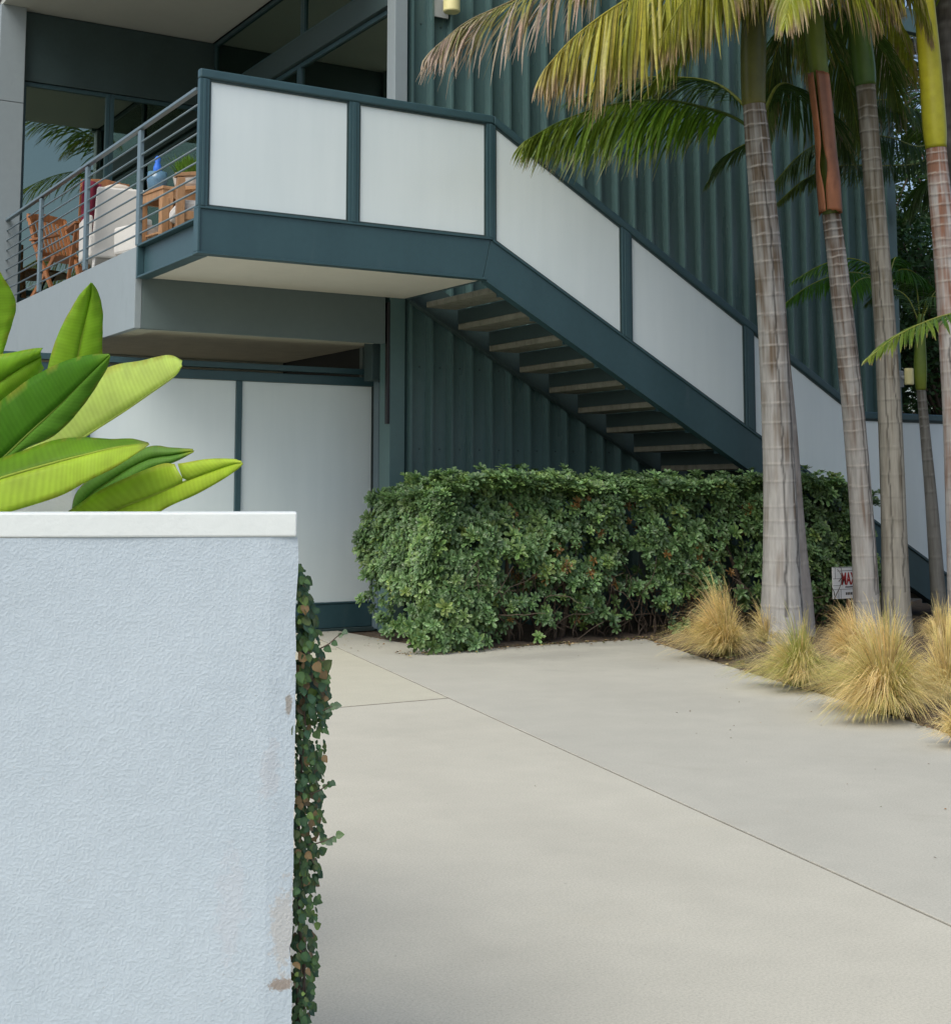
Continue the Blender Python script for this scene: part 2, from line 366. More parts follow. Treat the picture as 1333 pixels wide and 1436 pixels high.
# ribbed wall
rw = MB(); rw.box(6.52, 13.44, 12.10, 12.30, 0, 7.1); rw = build(rw, 'ribbed_wall', RIB, H)
rm = MB(); rm.prism([(-.034, 0), (-.022, -.044), (.022, -.044), (.034, 0)], 0, 1)
rib_me = bpy.data.meshes.new('rib'); ml = MB()
prof = [(-.034, 12.10), (-.016, 12.020), (.008, 12.020), (.011, 12.10)]
def rib_mesh(z0, z1):
    k = MB(); k.slab([(x, y-12.05) for x, y in reversed(prof)], z0, z1); return k.mesh('rib')
ribm = rib_mesh(0, 7.09)
RIBX = [6.585+.2285*k for k in range(30)]
for x in RIBX: link('rib', ribm, RIB, rw, loc=(x-6.4, 0, 0))
# lower screws on cladding
sm = MB(); sm.tube([(0, 0, 0), (0, -.008, 0)], [.009, .007], 6); scr = sm.mesh('screw')
for x in RIBX[:14]:
    for z in (1.75, 2.55, 4.05, 5.0, 6.0): link('screw', scr, STEELD, rw, loc=(x-.10-6.4, .05, z))
pbox('corner_flashing', ZINC, H, 6.365, 6.505, 11.99, 12.16, 3.50, 7.1, .006)
pbox('corner_post', RIB, H, 6.352, 6.515, 12.03, 12.24, 0, 3.47)
pbox('slot_strip', BLACKM, H, 6.318, 6.345, 12.02, 12.07, 1.98, 3.15)  # thin black strip added to draw the dark slot at the fascia end
# roof edge and roof
pbox('roof_trim', RIB, H, 6.30, 11.9, 11.97, 12.09, 7.085, 7.39, .006)
pbox('roof_trim', RIB, H, 11.906, 14.1, 11.97, 12.09, 7.085, 7.39, .006)
pbox('roof', DARK, H, 3.70, 14.05, 12.10, 21.5, 7.20, 7.36, 0)
pbox('notch_box', BLACKM, H, 13.50, 13.95, 12.12, 12.32, 6.90, 7.08)  # black box in the notch below the roof trim
# terrace ceiling, back wall and windows
pbox('terrace_ceiling', CEIL, H, 3.72, 6.395, 12.0, 17.08, 7.13, 7.19, 0)
pbox('window_header', STEELD, H, 4.005, 6.44, 17.06, 17.3, 6.27, 7.12)
pbox('back_sill', STEELD, H, 4.005, 6.40, 17.07, 17.2, 3.47, 3.58)
def window(x0, x1, y0, y1, z0, z1, axis):
    f = MB(); w = .05
    if axis == 'x':
        f.box(x0, x0+w, y0, y1, z0, z1); f.box(x1-w, x1, y0, y1, z0, z1); f.box(x0+w, x1-w, y0, y1, z1-w, z1); f.box(x0+w, x1-w, y0, y1, z0, z0+w)
    else:
        f.box(x0, x1, y0, y0+w, z0, z1); f.box(x0, x1, y1-w, y1, z0, z1); f.box(x0, x1, y0+w, y1-w, z1-w, z1); f.box(x0, x1, y0+w, y1-w, z0, z0+w)
    o = build(f, 'window', STEEL, H, bevel=.004); p = MB()
    if axis == 'x': p.box(x0+w-.005, x1-w+.005, (y0+y1)/2-.004, (y0+y1)/2+.004, z0+w-.005, z1-w+.005)
    else: p.box((x0+x1)/2-.004, (x0+x1)/2+.004, y0+w-.005, y1-w+.005, z0+w-.005, z1-w+.005)
    build(p, 'pane', GLASS, o)
window(4.01, 5.08, 17.09, 17.15, 3.585, 6.265, 'x'); window(5.085, 6.38, 17.09, 17.15, 3.585, 6.265, 'x')
window(6.41, 6.47, 12.17, 14.38, 3.50, 6.14, 'y'); window(6.41, 6.47, 14.385, 17.05, 3.50, 6.14, 'y')
pbox('header_beam', STEELD, H, 6.36, 6.50, 12.165, 17.05, 6.145, 6.42, .006)
window(6.41, 6.47, 12.17, 14.30, 6.425, 7.12, 'y'); window(6.41, 6.47, 14.305, 17.05, 6.425, 7.12, 'y')
for nm, b in (('room_wall', (6.52, 13.40, 17.20, 17.30, 3.4, 7.19)), ('room_wall', (9.6, 9.7, 12.31, 17.19, 3.4, 7.19)), ('room_wall', (3.9, 6.5, 20.4, 20.5, 3.4, 7.19)),
              ('room_wall', (3.80, 3.9, 17.31, 20.4, 3.4, 7.19)), ('room_wall', (6.5, 6.6, 17.31, 20.5, 3.4, 7.19)), ('room_floor', (3.9, 13.4, 12.31, 20.4, 3.30, 3.385)), ('room_ceiling', (3.9, 6.5, 17.31, 20.4, 7.12, 7.19)), ('room_ceiling', (6.52, 13.4, 12.31, 17.19, 7.121, 7.19))):
    pbox(nm, INTR, H, *b, bevel=0)
# column, terrace slab and fascias
pbox('column', ZINC, H, 3.70, 4.0, 16.95, 17.35, 3.47, 5.95, .006)
pbox('column', ZINC, H, 3.70, 4.0, 16.95, 17.35, 5.956, 7.13, .006)
for y0, y1 in ((12.03, 14.095), (14.101, 16.2), (16.206, 18.4)): pbox('fascia_panel', ZINC, H, 3.84, 3.90, y0, y1, 2.75, 3.465, .004)
pbox('front_fascia', FASC, H, 3.903, 6.30, 12.03, 12.10, 2.75, 3.465, .004)
pbox('terrace_floor', DECK, H, 3.903, 6.40, 12.103, 17.05, 3.38, 3.47, 0)
so_ = MB(); so_.box(3.903, 6.30, 12.103, 12.30, 2.77, 2.9); so_.box(3.903, 4.12, 12.30, 17.5, 2.77, 2.9); build(so_, 'soffit_rim', CSOF, H)
pbox('carport_soffit', CSOF, H, 4.12, 6.50, 12.30, 18.4, 2.80, 2.9, 0)
pbox('carport_wall', DARK, H, 6.53, 6.62, 12.31, 18.4, 0, 2.9, 0)
pbox('carport_wall', DARK, H, -1, 6.53, 18.4, 18.6, 0, 2.9, 0)
pbox('carport_beam', STEELD, H, 6.31, 6.50, 12.32, 12.50, 2.42, 2.795)
pbox('carport_beam', CSOF, H, 4.125, 6.5, 14.9, 15.15, 2.62, 2.798)
# sliding garage door of frosted panels
GD = MB(); GD.box(.6, 6.53, 12.68, 12.75, 2.385, 2.475); GD.box(.6, 6.53, 12.68, 12.75, .02, .25); GD.box(.6, 6.53, 12.672, 12.76, .251, .268)
GD = build(GD, 'garage_door', STEEL, H, bevel=.006)
for k in range(4):
    x1 = 6.53-1.445*k; x0 = x1-1.445
    pbox('panel', FROST, GD, x0+.03, x1-.03, 12.705, 12.72, .269, 2.384, 0)
    pbox('mullion', STEEL, GD, x0-.029, x0+.029, 12.676, 12.75, .269, 2.384, .005)
pbox('threshold', STEELD, H, .6, 6.6, 12.62, 12.80, -.02, .018)
pbox('gate_track', STEEL, H, .6, 6.54, 12.66, 12.77, 2.50, 2.555)
pbox('jamb', STEELLIT, H, 6.50, 6.60, 12.55, 12.66, 0, 2.62, .006)  # lightened steel paint brightens this jamb, which the fascia keeps from the light
pbox('jamb', STEEL, H, 6.405, 6.47, 12.27, 12.36, 0, 2.40, .006)
pbox('jamb_plate', FASC, H, 6.40, 6.53, 12.72, 12.78, 0, 2.78)

# ------------------------------------------------------------------ staircase with landing
S = thing('staircase', 'steel staircase and landing with frosted glass panels rising in front of ribbed wall', 'staircase', (6.5, 10.5, 0))
KX, SL = 6.545, .5405
def ztop(x): return 3.56-SL*(x-KX)
def zbot(x): return 3.185-SL*(x-6.465)
b = MB(); b.prism([(3.86, 3.205), (3.86, 3.545), (KX, 3.545), (6.468, 3.205)], 10.515, 10.535)
b.box(3.84, 6.50, 10.5, 10.60, 3.185, 3.204); b.box(3.84, KX+.02, 10.5, 10.60, 3.546, 3.565)
b.box(3.84, 3.859, 10.5, 10.60, 3.2045, 3.5455); build(b, 'landing_beam', STEEL, S, bevel=.003)
b = MB(); b.box(3.90, 3.92, 10.601, 12.02, 3.20, 3.46); b.box(3.84, 3.96, 10.601, 12.02, 3.182, 3.199); b.box(3.84, 3.96, 10.601, 12.02, 3.461, 3.48); b.box(3.84, 3.899, 11.985, 12.02, 3.1995, 3.4605)
build(b, 'side_channel', STEEL, S, bevel=.003)
pbox('landing_soffit', LSOF, S, 3.965, 6.50, 10.605, 12.02, 3.196, 3.23, 0)
pbox('landing_floor', TREAD, S, 3.965, 6.54, 10.605, 12.02, 3.40, 3.46, 0)
pbox('landing_end_plate', STEEL, S, 6.503, 6.53, 10.60, 12.0, 3.19, 3.398)
XE = 12.85
b = MB(); b.prism([(6.474, 3.19), (KX+.006, 3.545), (XE, ztop(XE)-.02), (XE, max(0, zbot(XE))+.0), (zb0 := 6.465+3.185/SL, 0)] if False else [(6.474, 3.205), (KX+.003, 3.545), (XE, ztop(XE)-.018), (XE, 0), (6.465+3.20/SL, 0)], 10.515, 10.535)
nrm = Vector((SL, 0, 1)).normalized()
def sloped(mb, x0, x1, zf, off0, off1, y0, y1):
    mb.prism([(x0, zf(x0)+off0), (x1, zf(x1)+off0), (x1, zf(x1)+off1), (x0, zf(x0)+off1)], y0, y1)
sloped(b, KX+.02, XE, ztop, -.016, .005, 10.5, 10.60); sloped(b, 6.50, 12.30, zbot, 0, .02, 10.5, 10.60)
build(b, 'stringer', STEEL, S, bevel=.003)
b = MB(); sloped(b, 6.53, 12.32, zbot, 0, .34, 11.955, 11.985); sloped(b, 6.53, 12.32, zbot, -.001, .02, 11.90, 11.954); build(b, 'stringer', STEELD, S, bevel=.003)
tm = MB(); tm.box(0, .335, 10.62, 11.90, 0, .055); tme = tm.mesh('tread', (0, 10.5, 0))
bm_ = MB(); bm_.box(.02, .31, 10.602, 10.66, -.045, -.002); bm_.box(.02, .31, 10.602, 10.612, -.0019, .05); bme = bm_.mesh('bracket', (0, 10.5, 0))
rm2 = MB(); rm2.box(-.002, .010, 10.62, 11.90, .0555, .192); rme = rm2.mesh('riser', (0, 10.5, 0))
for k in range(16):
    z = 3.30-.1935*(k+1); x = 6.675+.357*k
    if z < .05: break
    t_ = link('tread', tme, TREAD, S, bevel=.006, loc=(x-6.5, 0, z-.0))
    link('bracket', bme, STEEL, t_)
    if k > 0: link('riser', rme, STEELD, t_)
# balustrade: posts, panels, rails
RTOP = 4.67
def zrail(x): return RTOP-.556*(x-6.58)
pbox('handrail', STEEL, S, 3.835, 6.575, 10.495, 10.565, RTOP-.075, RTOP, .012)
b = MB(); b.prism([(6.5755, RTOP-.078), (6.5755, RTOP), (11.06, zrail(11.06)), (11.06, zrail(11.06)-.085)], 10.495, 10.565); build(b, 'handrail', STEEL, S, bevel=.012)
ZL = 2.165
pbox('handrail', STEEL, S, 11.061, 13.45, 10.495, 10.565, ZL-.075, ZL, .012)
def post(x0, x1, z0, z1): 
    b = MB(); b.prism([(x0, z0(x0)), (x1, z0(x1)), (x1, z1(x1)), (x0, z1(x0))], 10.503, 10.56)
    b.prism([(x0+.028, z0(x0+.028)+.002), (x1-.028, z0(x1-.028)+.002), (x1-.028, z1(x1-.028)-.002), (x0+.028, z1(x0+.028)-.002)], 10.496, 10.5029)
    build(b, 'post', STEEL, S, bevel=.004)
K = lambda v: (lambda x: v)
flat0, flat1 = K(3.566), K(RTOP-.076)
slo0, slo1 = (lambda x: ztop(x)+.006), (lambda x: zrail(x)-.084)
post(3.837, 3.918, flat0, flat1); post(5.150, 5.243, flat0, flat1); post(6.500, 6.592, lambda x: min(3.566, slo0(x)), lambda x: min(RTOP-.078, slo1(x)))
post(7.985, 8.095, slo0, slo1); post(9.485, 9.60, slo0, slo1); post(11.0, 11.09, slo0, lambda x: min(ZL-.076, slo1(x)))
def glz(x0, x1, z0, z1):
    p = [(x0+.002, z0(x0)+.004), (x1-.002, z0(x1)+.004), (x1-.002, z1(x1)-.004), (x0+.002, z1(x0)-.004)]
    b = MB(); b.prism(p, 10.526, 10.538); o = build(b, 'panel', FROST, S)
    g = .016; gs = MB()
    gs.prism([(x0+.001, z0(x0)+.001), (x0+g, z0(x0+g)+.001), (x0+g, z1(x0+g)-.001), (x0+.001, z1(x0)-.001)], 10.516, 10.5255)
    gs.prism([(x1-g, z0(x1-g)+.001), (x1-.001, z0(x1)+.001), (x1-.001, z1(x1)-.001), (x1-g, z1(x1-g)-.001)], 10.516, 10.5255)
    gs.prism([(x0+g+.0005, z1(x0+g)-g-.002), (x1-g-.0005, z1(x1-g)-g-.002), (x1-g-.0005, z1(x1-g)-.001), (x0+g+.0005, z1(x0+g)-.001)], 10.5165, 10.5255)
    gs.prism([(x0+g+.0005, z0(x0+g)+.001), (x1-g-.0005, z0(x1-g)+.001), (x1-g-.0005, z0(x1-g)+g), (x0+g+.0005, z0(x0+g)+g)], 10.5165, 10.5255)
    build(gs, 'glazing_stop', STEELD, o)
glz(3.918, 5.150, flat0, flat1); glz(5.243, 6.5, flat0, flat1)
glz(6.592, 7.985, slo0, slo1); glz(8.095, 9.485, slo0, slo1); glz(9.60, 11.0, slo0, slo1); glz(11.09, 13.0, slo0, K(ZL-.076))
post(13.0, 13.1, K(.0), K(ZL-.076))

# ------------------------------------------------------------------ terrace railing
T = thing('terrace_railing', 'blue grey terrace railing of thin horizontal bars and flat posts', 'railing', (3.86, 12.0, 3.48))
pbox('handrail', STEELLIT, T, 3.835, 3.885, 10.605, 17.6, 4.512, 4.54, .005)
for k in range(1, 9):
    z = 4.515-.117*k; b = MB(); b.tube([(3.86, 10.605, z), (3.86, 17.6, z)], .0085, 8); build(b, 'bar', STEELLIT, T, True)
for y in (12.03, 13.66, 15.40, 17.03): pbox('post', STEELLIT, T, 3.842, 3.878, y-.04, y+.04, 3.481, 4.504, .004)

# ------------------------------------------------------------------ wall lamps
for (x, z, r, h, lab) in ((6.95, 6.10, .085, .36, 'pale yellow cylinder wall lamp high on the cladding above the landing'),
                          (13.38, 2.63, .055, .20, 'small pale yellow wall lamp at the far end of the cladding')):
    L = thing('wall_lamp', lab, 'lamp', (x, 12.05, z), 'yellow wall lamps on the cladding')
    b = MB(); b.box(x-r*1.5, x+r*.5, 12.03, 12.049, z-.02, z+h*.9); b.box(x-r*.3, x+r*.3, 11.98, 12.03, z+h*.4, z+h*.6); build(b, 'bracket', SILV, L, bevel=.003)
    b = MB(); b.tube([(x, 11.98-r, z), (x, 11.98-r, z+.012), (x, 11.98-r, z+h-.01), (x, 11.98-r, z+h)], [r*.9, r, r, r*.95], 24); build(b, 'shade', LAMPY, L, bevel=.003)

# ------------------------------------------------------------------ foreground garden wall (faces the drive mouth)
WL = atd(417, 752, 2.9); WL = Vector((WL.x, WL.y, 0))
WROT = -TH+R(7.4); WTOP = atd(417, 718.5, 2.9).z
GW = thing('garden_wall', 'pale blue stucco garden wall with white painted cap in the foreground', 'wall', WL); GW.rotation_euler.z = WROT
m = MB(); nx, nz = 60, 110
def wall_grid():
    vs = []; 
    for k in range(nz+1):
        for i in range(nx+1):
            x = -3.2*(1-i/nx); z = -.1+(WTOP-.0495+.1)*k/nz
            vs.append((x+(.005*noise.noise(Vector((0, z*9, 3)))-.010*max(0, noise.noise(Vector((4, z*23, 1)))-.25) if i == nx else 0), .003*noise.noise(Vector((x*4, z*4, 7)))+(.006 if i == nx else 0), z))
    return vs
m.add(wall_grid(), [(k*(nx+1)+i, k*(nx+1)+i+1, (k+1)*(nx+1)+i+1, (k+1)*(nx+1)+i) for k in range(nz) for i in range(nx)])
m.box(-3.2, -.004, .012, .19, -.1, WTOP-.052)
o = link('wall_body', m.mesh('wall_body'), STUCCO, GW)
m = MB()
for i in range(40):
    x0 = -3.2+3.2*i/40; x1 = -3.2+3.2*(i+1)/40
m.box(-3.2, -.001, -.0035, .20, WTOP-.049, WTOP)
o = link('cap', m.mesh('cap'), CAPW, GW, bevel=.004)
# white pillar behind it
PP = atd(107, 700, 3.7)
PL = thing('pillar', 'white painted pillar showing between the broad leaves and the wall cap', 'pillar', (PP.x, PP.y, 0)); PL.rotation_euler.z = WROT
m = MB(); m.box(-.40, 0, 0, .40, -.1, 1.36); link('pillar_body', m.mesh('pillar_body'), WHITEW, PL, bevel=.012)
m = MB(); m.box(-.42, .012, -.015, .42, 1.361, 1.40); link('pillar_cap', m.mesh('pillar_cap'), CAPW, PL, bevel=.008)

# ------------------------------------------------------------------ ivy on the wall end
rnd = random.Random(11)
Wm = Matrix.Translation(WL) @ Matrix.Rotation(WROT, 4, 'Z')
IV = thing('ivy', 'narrow strip of ivy clinging to the end of the stucco wall', 'ivy', Wm @ Vector((.02, .1, 0)))
def ivy_mesh(kind):
    b = MB()
    g1 = [(.055, .125, .045), (.08, .155, .05), (.13, .21, .05), (.10, .14, .045), (.22, .15, .07), (.045, .105, .05)][kind]
    out = [(-.10, 0), (-.42, .10), (-.50, .38), (-.30, .70), (0, 1.0), (.30, .70), (.50, .38), (.42, .10), (.10, 0)]
    vs = [(0, .45, -.02)]+[(x*.95, y, .10*abs(x)-.06*y*y) for x, y in out]
    b.add(vs, [(0, i, i+1) for i in range(1, 9)]+[(0, 9, 1)], [lerpc(g1, (1, 1, 1), .02)]+[jit(g1, rnd, .12) for _ in out])
    return b.mesh('leaf')
IVM = [ivy_mesh(k) for k in range(6)]
prof_iv = [(.10, .05), (.30, .045), (.45, .05), (.6, .06), (.72, .06), (.82, .066), (.90, .07), (.98, .055), (1.06, .035), (1.13, .018), (1.17, .01)]
def ivw(z):
    for (a, wa), (b_, wb) in zip(prof_iv, prof_iv[1:]):
        if a <= z <= b_: return lerp(wa, wb, (z-a)/(b_-a))
    return .04
for k in range(9):
    b = MB(); y0 = rnd.uniform(.03, .18); p = []; x = .012
    for i in range(14):
        z = -.02+i*.085*rnd.uniform(.97, 1.03)
        p.append(Wm @ Vector((.010+abs(noise.noise(Vector((k*3.1, z*4, 0))))*.03, y0+.05*noise.noise(Vector((k, z*3, 5))), z)))
    b.tube(p[:6+rnd.randrange(8)], .0028, 5); build(b, 'stem', BARKB, IV, True)
rest = MB(); nobj = 0
def place_leaf(P, nrm_, up_, size, kind, individual):
    global nobj
    z = nrm_.normalized(); y = (up_-z*up_.dot(z)).normalized(); x = y.cross(z)
    Mx = Matrix((x, y, z)).transposed().to_4x4(); Mx = Matrix.Translation(P) @ Mx @ Matrix.Scale(size, 4)
    if individual and nobj < 290:
        o = link('leaf', IVM[kind], LEAFI, IV); o.matrix_local = Matrix.Translation(-IV.location) @ Mx; nobj += 1
    else:
        me = IVM[kind]; o0 = len(rest.v)
        rest.v += [tuple(Mx @ v.co) for v in me.vertices]; rest.f += [tuple(i+o0 for i in p.vertices) for p in me.polygons]
        rest.c += [tuple(d.color[:3]) for d in me.color_attributes['Col'].data]
for i in range(2100):
    z = rnd.uniform(.0, 1.16); w = ivw(z)
    if rnd.random() > .25+.75*(w/.066): continue
    if noise.noise(Vector((z*13, 4, 7))) < -.18 and rnd.random() < .6: continue
    lay = rnd.random()
    P = Wm @ Vector((.002+w*(lay**1.4)*.92, rnd.uniform(.006, .20) if lay < .8 else rnd.uniform(.03, .2), z))
    n_ = Wm.to_3x3() @ Vector((.7+rnd.uniform(-.4, .5), -1.0+rnd.uniform(-.5, .8), .35+rnd.uniform(-.4, .6)))
    up = Wm.to_3x3() @ Vector((rnd.uniform(-.2, .9), rnd.uniform(-.4, .4), -.6+rnd.uniform(-.3, .8)))
    kind = rnd.choice((0, 0, 1, 1, 2, 3, 5, 5))
    if (noise.noise(Vector((z*7, 1, 2))) > .15 and rnd.random() < .22) or rnd.random() < .02: kind = 4
    place_leaf(P, n_, up, rnd.uniform(.009, .023)*(1.15 if z > .85 else .95), kind, lay > .45)
# a few runners reaching out over the drive
for (z, L, dz) in ((.985, .062, .035), (.86, .045, .012), (.70, .040, .02), (.60, .052, .015), (.955, .03, -.02), (.22, .035, .02)):
    b = MB(); p = [Wm @ Vector((.03+L*u*1.0, .05, z+dz*u*u)) for u in (0, .3, .6, 1)]; b.tube(p, [.0018, .0016, .0014, .001], 5); build(b, 'runner', BARKB, IV, True)
    for u in (.45, .7, .9, 1.05):
        P = Wm @ Vector((.03+L*u, .05, z+dz*u*u))
        place_leaf(P, Wm.to_3x3() @ Vector((rnd.uniform(-.4, .4), -1, .5)), Wm.to_3x3() @ Vector((.8, 0, rnd.uniform(-.8, .6))), rnd.uniform(.012, .019), rnd.choice((0, 1, 5)), False)
tag(build(rest, 'small_leaves', LEAFI, IV), kind='stuff')

# ------------------------------------------------------------------ broad leaved plant behind the wall
BP = atd(-70, 900, 4.1); BP.z = 0
BL = thing('broad_leaf_plant', 'lime green broad leaved plant with paddle leaves behind the stucco wall', 'plant', BP)
def sp2(rows, n):                      # smooth rows of (upper, mid, lower) stations
    cols = list(zip(*rows)); return list(zip(*[spline(c, n) for c in cols]))
def paddle(rows, d0, d1, fold, cu, cl, tip=None, na=5, seed=0, rip=(), bulge=.02, stem=True):
    """rows: (upper edge, midrib, lower edge) stations from base to tip; d0..d1 distance of base and tip; fold: how far the edges lie from the midrib."""
    r = random.Random(seed); n = 34; st = []
    for k, (u, m_, l) in enumerate(rows):
        d = lerp(d0, d1, k/(len(rows)-1))
        st.append((atd(u[0], u[1], d+fold[0]), atd(m_[0], m_[1], d), atd(l[0], l[1], d+fold[1])))
    g = sp2(st, n)
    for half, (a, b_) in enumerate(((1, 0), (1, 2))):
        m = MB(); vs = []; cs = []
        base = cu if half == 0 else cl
        for i, row in enumerate(g):
            P, Q = row[a], row[b_]; t_ = i/(n-1)
            for j in range(na+1):
                s = j/na; v = P.lerp(Q, s)
                v = v - CF*(bulge*.55*math.sin(math.pi*s)) - CF*(.005*noise.noise(Vector((i*.45, half*3, seed)))*s)
                vs.append(v)
                k = 1+.10*math.sin(i*1.9+half*2)*s*.6+.12*noise.noise(Vector((t_*5, s*2, seed)))
                c = tuple(x*k for x in base)
                if s > .9 and r.random() < .5: c = lerpc(c, (.42, .36, .05), .5)
                if tip and t_ > .86: c = lerpc(c, tip, (t_-.86)/.14)
                cs.append(c)
        fs = [(i*(na+1)+j, i*(na+1)+j+1, (i+1)*(na+1)+j+1, (i+1)*(na+1)+j) for i in range(n-1) for j in range(na)]
        for (hf, t0, dep) in rip:                     # tears running in from the edge
            if hf == half:
                i0 = int(t0*(n-1)); drop = {(i0, j) for j in range(int(na*(1-dep)), na)}
                for (i_, j_) in drop:
                    q = (i_*(na+1)+j_, i_*(na+1)+j_+1, (i_+1)*(na+1)+j_+1, (i_+1)*(na+1)+j_)
                    # pull the far corner nearly shut so the tear is a sliver
                    w = (j_-na*(1-dep)+1)/(na*dep)
                    for c0, c1 in ((q[1], q[2]),):
                        mid = (Vector(vs[c0])+Vector(vs[c1]))*.5; vs[c0] = Vector(vs[c0]).lerp(mid, 1-.75*w); vs[c1] = Vector(vs[c1]).lerp(mid, 1-.75*w)
                    if q in fs: fs.remove(q)
        m.add(vs, fs, cs); alo = [i/(n-1)*46+.8*j/na for i in range(n) for j in range(na+1)]
        if half == 0: blade = m
        else: blade.add(m.v, m.f, m.c)
    o = build(blade, 'leaf', BIGL, BL, True)
    fa = o.data.attributes.new('vein', 'FLOAT', 'POINT'); fa.data.foreach_set('value', alo+alo)
    sd = o.modifiers.new('thickness', 'SOLIDIFY'); sd.thickness = .0012
    rb = MB(); pth = [row[1]+CF*.001 for row in g]; rb.col = tuple(x*1.1 for x in lerpc(cl, (.36, .40, .08), .5))
    rb.tube(pth, [lerp(.0042, .0010, i/(n-1)) for i in range(n)], 6); build(rb, 'midrib', BIGL, o, True)
    if stem:
        sm_ = MB(); b0 = pth[0]; q = Vector((BP.x+r.uniform(-.12, .12), BP.y+r.uniform(-.12, .12), 0)); sm_.col = (.16, .24, .05)
        sm_.tube(spline([q, q.lerp(b0, .5)+Vector((0, 0, .15)), b0], 10), [lerp(.02, .007, i/9) for i in range(10)], 8); build(sm_, 'leaf_stalk', BIGL, BL, True)
G1, G2, DEEP = (.24, .42, .03), (.29, .48, .035), (.085, .25, .012)
paddle([((-70, 560), (-30, 560), (-10, 540)), ((-80, 480), (-30, 490), (12, 470)), ((-75, 420), (-28, 430), (22, 425)), ((-55, 375), (-25, 380), (2, 385)), ((-30, 350), (-26, 350), (-22, 351))], 3.75, 3.6, (-.05, -.05), G1, G2, seed=1)
paddle([((74, 600), (92, 600), (118, 590)), ((66, 530), (103, 535), (141, 520)), ((78, 478), (111, 490), (143.5, 478)), ((96, 440), (120, 446), (144, 436)), ((113, 412), (127, 414), (137.5, 409)), ((128, 396.5), (129, 396.5), (130, 397))], 4.05, 3.95, (.0, -.004), G2, (.26, .45, .03), seed=2)
paddle([((-60, 540), (-60, 580), (-60, 620)), ((-20, 503), (-30, 555), (-20, 585)), ((20, 494), (0, 535), (15, 560)), ((45, 489), (30, 515), (45, 540)), ((60, 488), (58, 500), (62, 516))], 3.55, 3.5, (-.02, .03), (.22, .42, .02), (.27, .46, .03), seed=3)
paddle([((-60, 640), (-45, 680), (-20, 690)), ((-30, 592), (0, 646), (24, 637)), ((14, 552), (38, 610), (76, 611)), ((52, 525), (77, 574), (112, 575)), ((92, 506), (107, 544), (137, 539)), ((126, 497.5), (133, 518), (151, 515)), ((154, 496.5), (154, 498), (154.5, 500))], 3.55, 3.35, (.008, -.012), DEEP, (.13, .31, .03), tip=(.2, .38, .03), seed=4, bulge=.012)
paddle([((20, 640), (45, 662), (60, 660)), ((60, 580), (92, 630), (96, 628)), ((110, 540), (131, 604), (134, 602)), ((155, 514), (172, 578), (175, 576)), ((197, 506), (213, 550), (216, 547)), ((236, 498), (244, 528), (246, 526)), ((256, 506), (255, 513), (254, 515))], 3.95, 3.8, (.05, -.01), (.52, .62, .17), (.56, .64, .2), seed=5, bulge=.015)
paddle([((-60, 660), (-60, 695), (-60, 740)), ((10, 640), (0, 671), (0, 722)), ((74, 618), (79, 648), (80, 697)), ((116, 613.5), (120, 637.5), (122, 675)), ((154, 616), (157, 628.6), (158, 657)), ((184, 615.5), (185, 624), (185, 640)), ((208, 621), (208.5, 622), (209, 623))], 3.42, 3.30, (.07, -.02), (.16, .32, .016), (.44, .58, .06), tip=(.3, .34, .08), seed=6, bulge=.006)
paddle([((98, 745), (104, 752), (110, 760)), ((108, 690), (116, 706), (124, 722)), ((152, 655), (158, 672), (166, 690)), ((207, 627), (205, 645), (208, 660)), ((240, 628), (242, 638), (245, 648)), ((271, 630), (272, 632), (272, 634))], 3.62, 3.5, (.012, -.012), (.20, .38, .075), (.18, .37, .07), tip=(.42, .48, .05), seed=7)
paddle([((70, 735), (80, 748), (90, 762)), ((102, 713), (118, 735), (130, 757)), ((147, 684), (170, 712), (182, 744)), ((222, 652), (226, 690), (234, 712)), ((249, 650.5), (262, 674), (272, 695)), ((289, 644), (300, 660), (305, 677)), ((323, 643.5), (326, 651), (331, 660)), ((339, 647), (340, 649), (340.5, 651))], 3.50, 3.30, (.008, -.015), (.48, .61, .07), (.46, .59, .06), tip=(.5, .58, .09), seed=8, rip=((0, .55, .8),), bulge=.012)

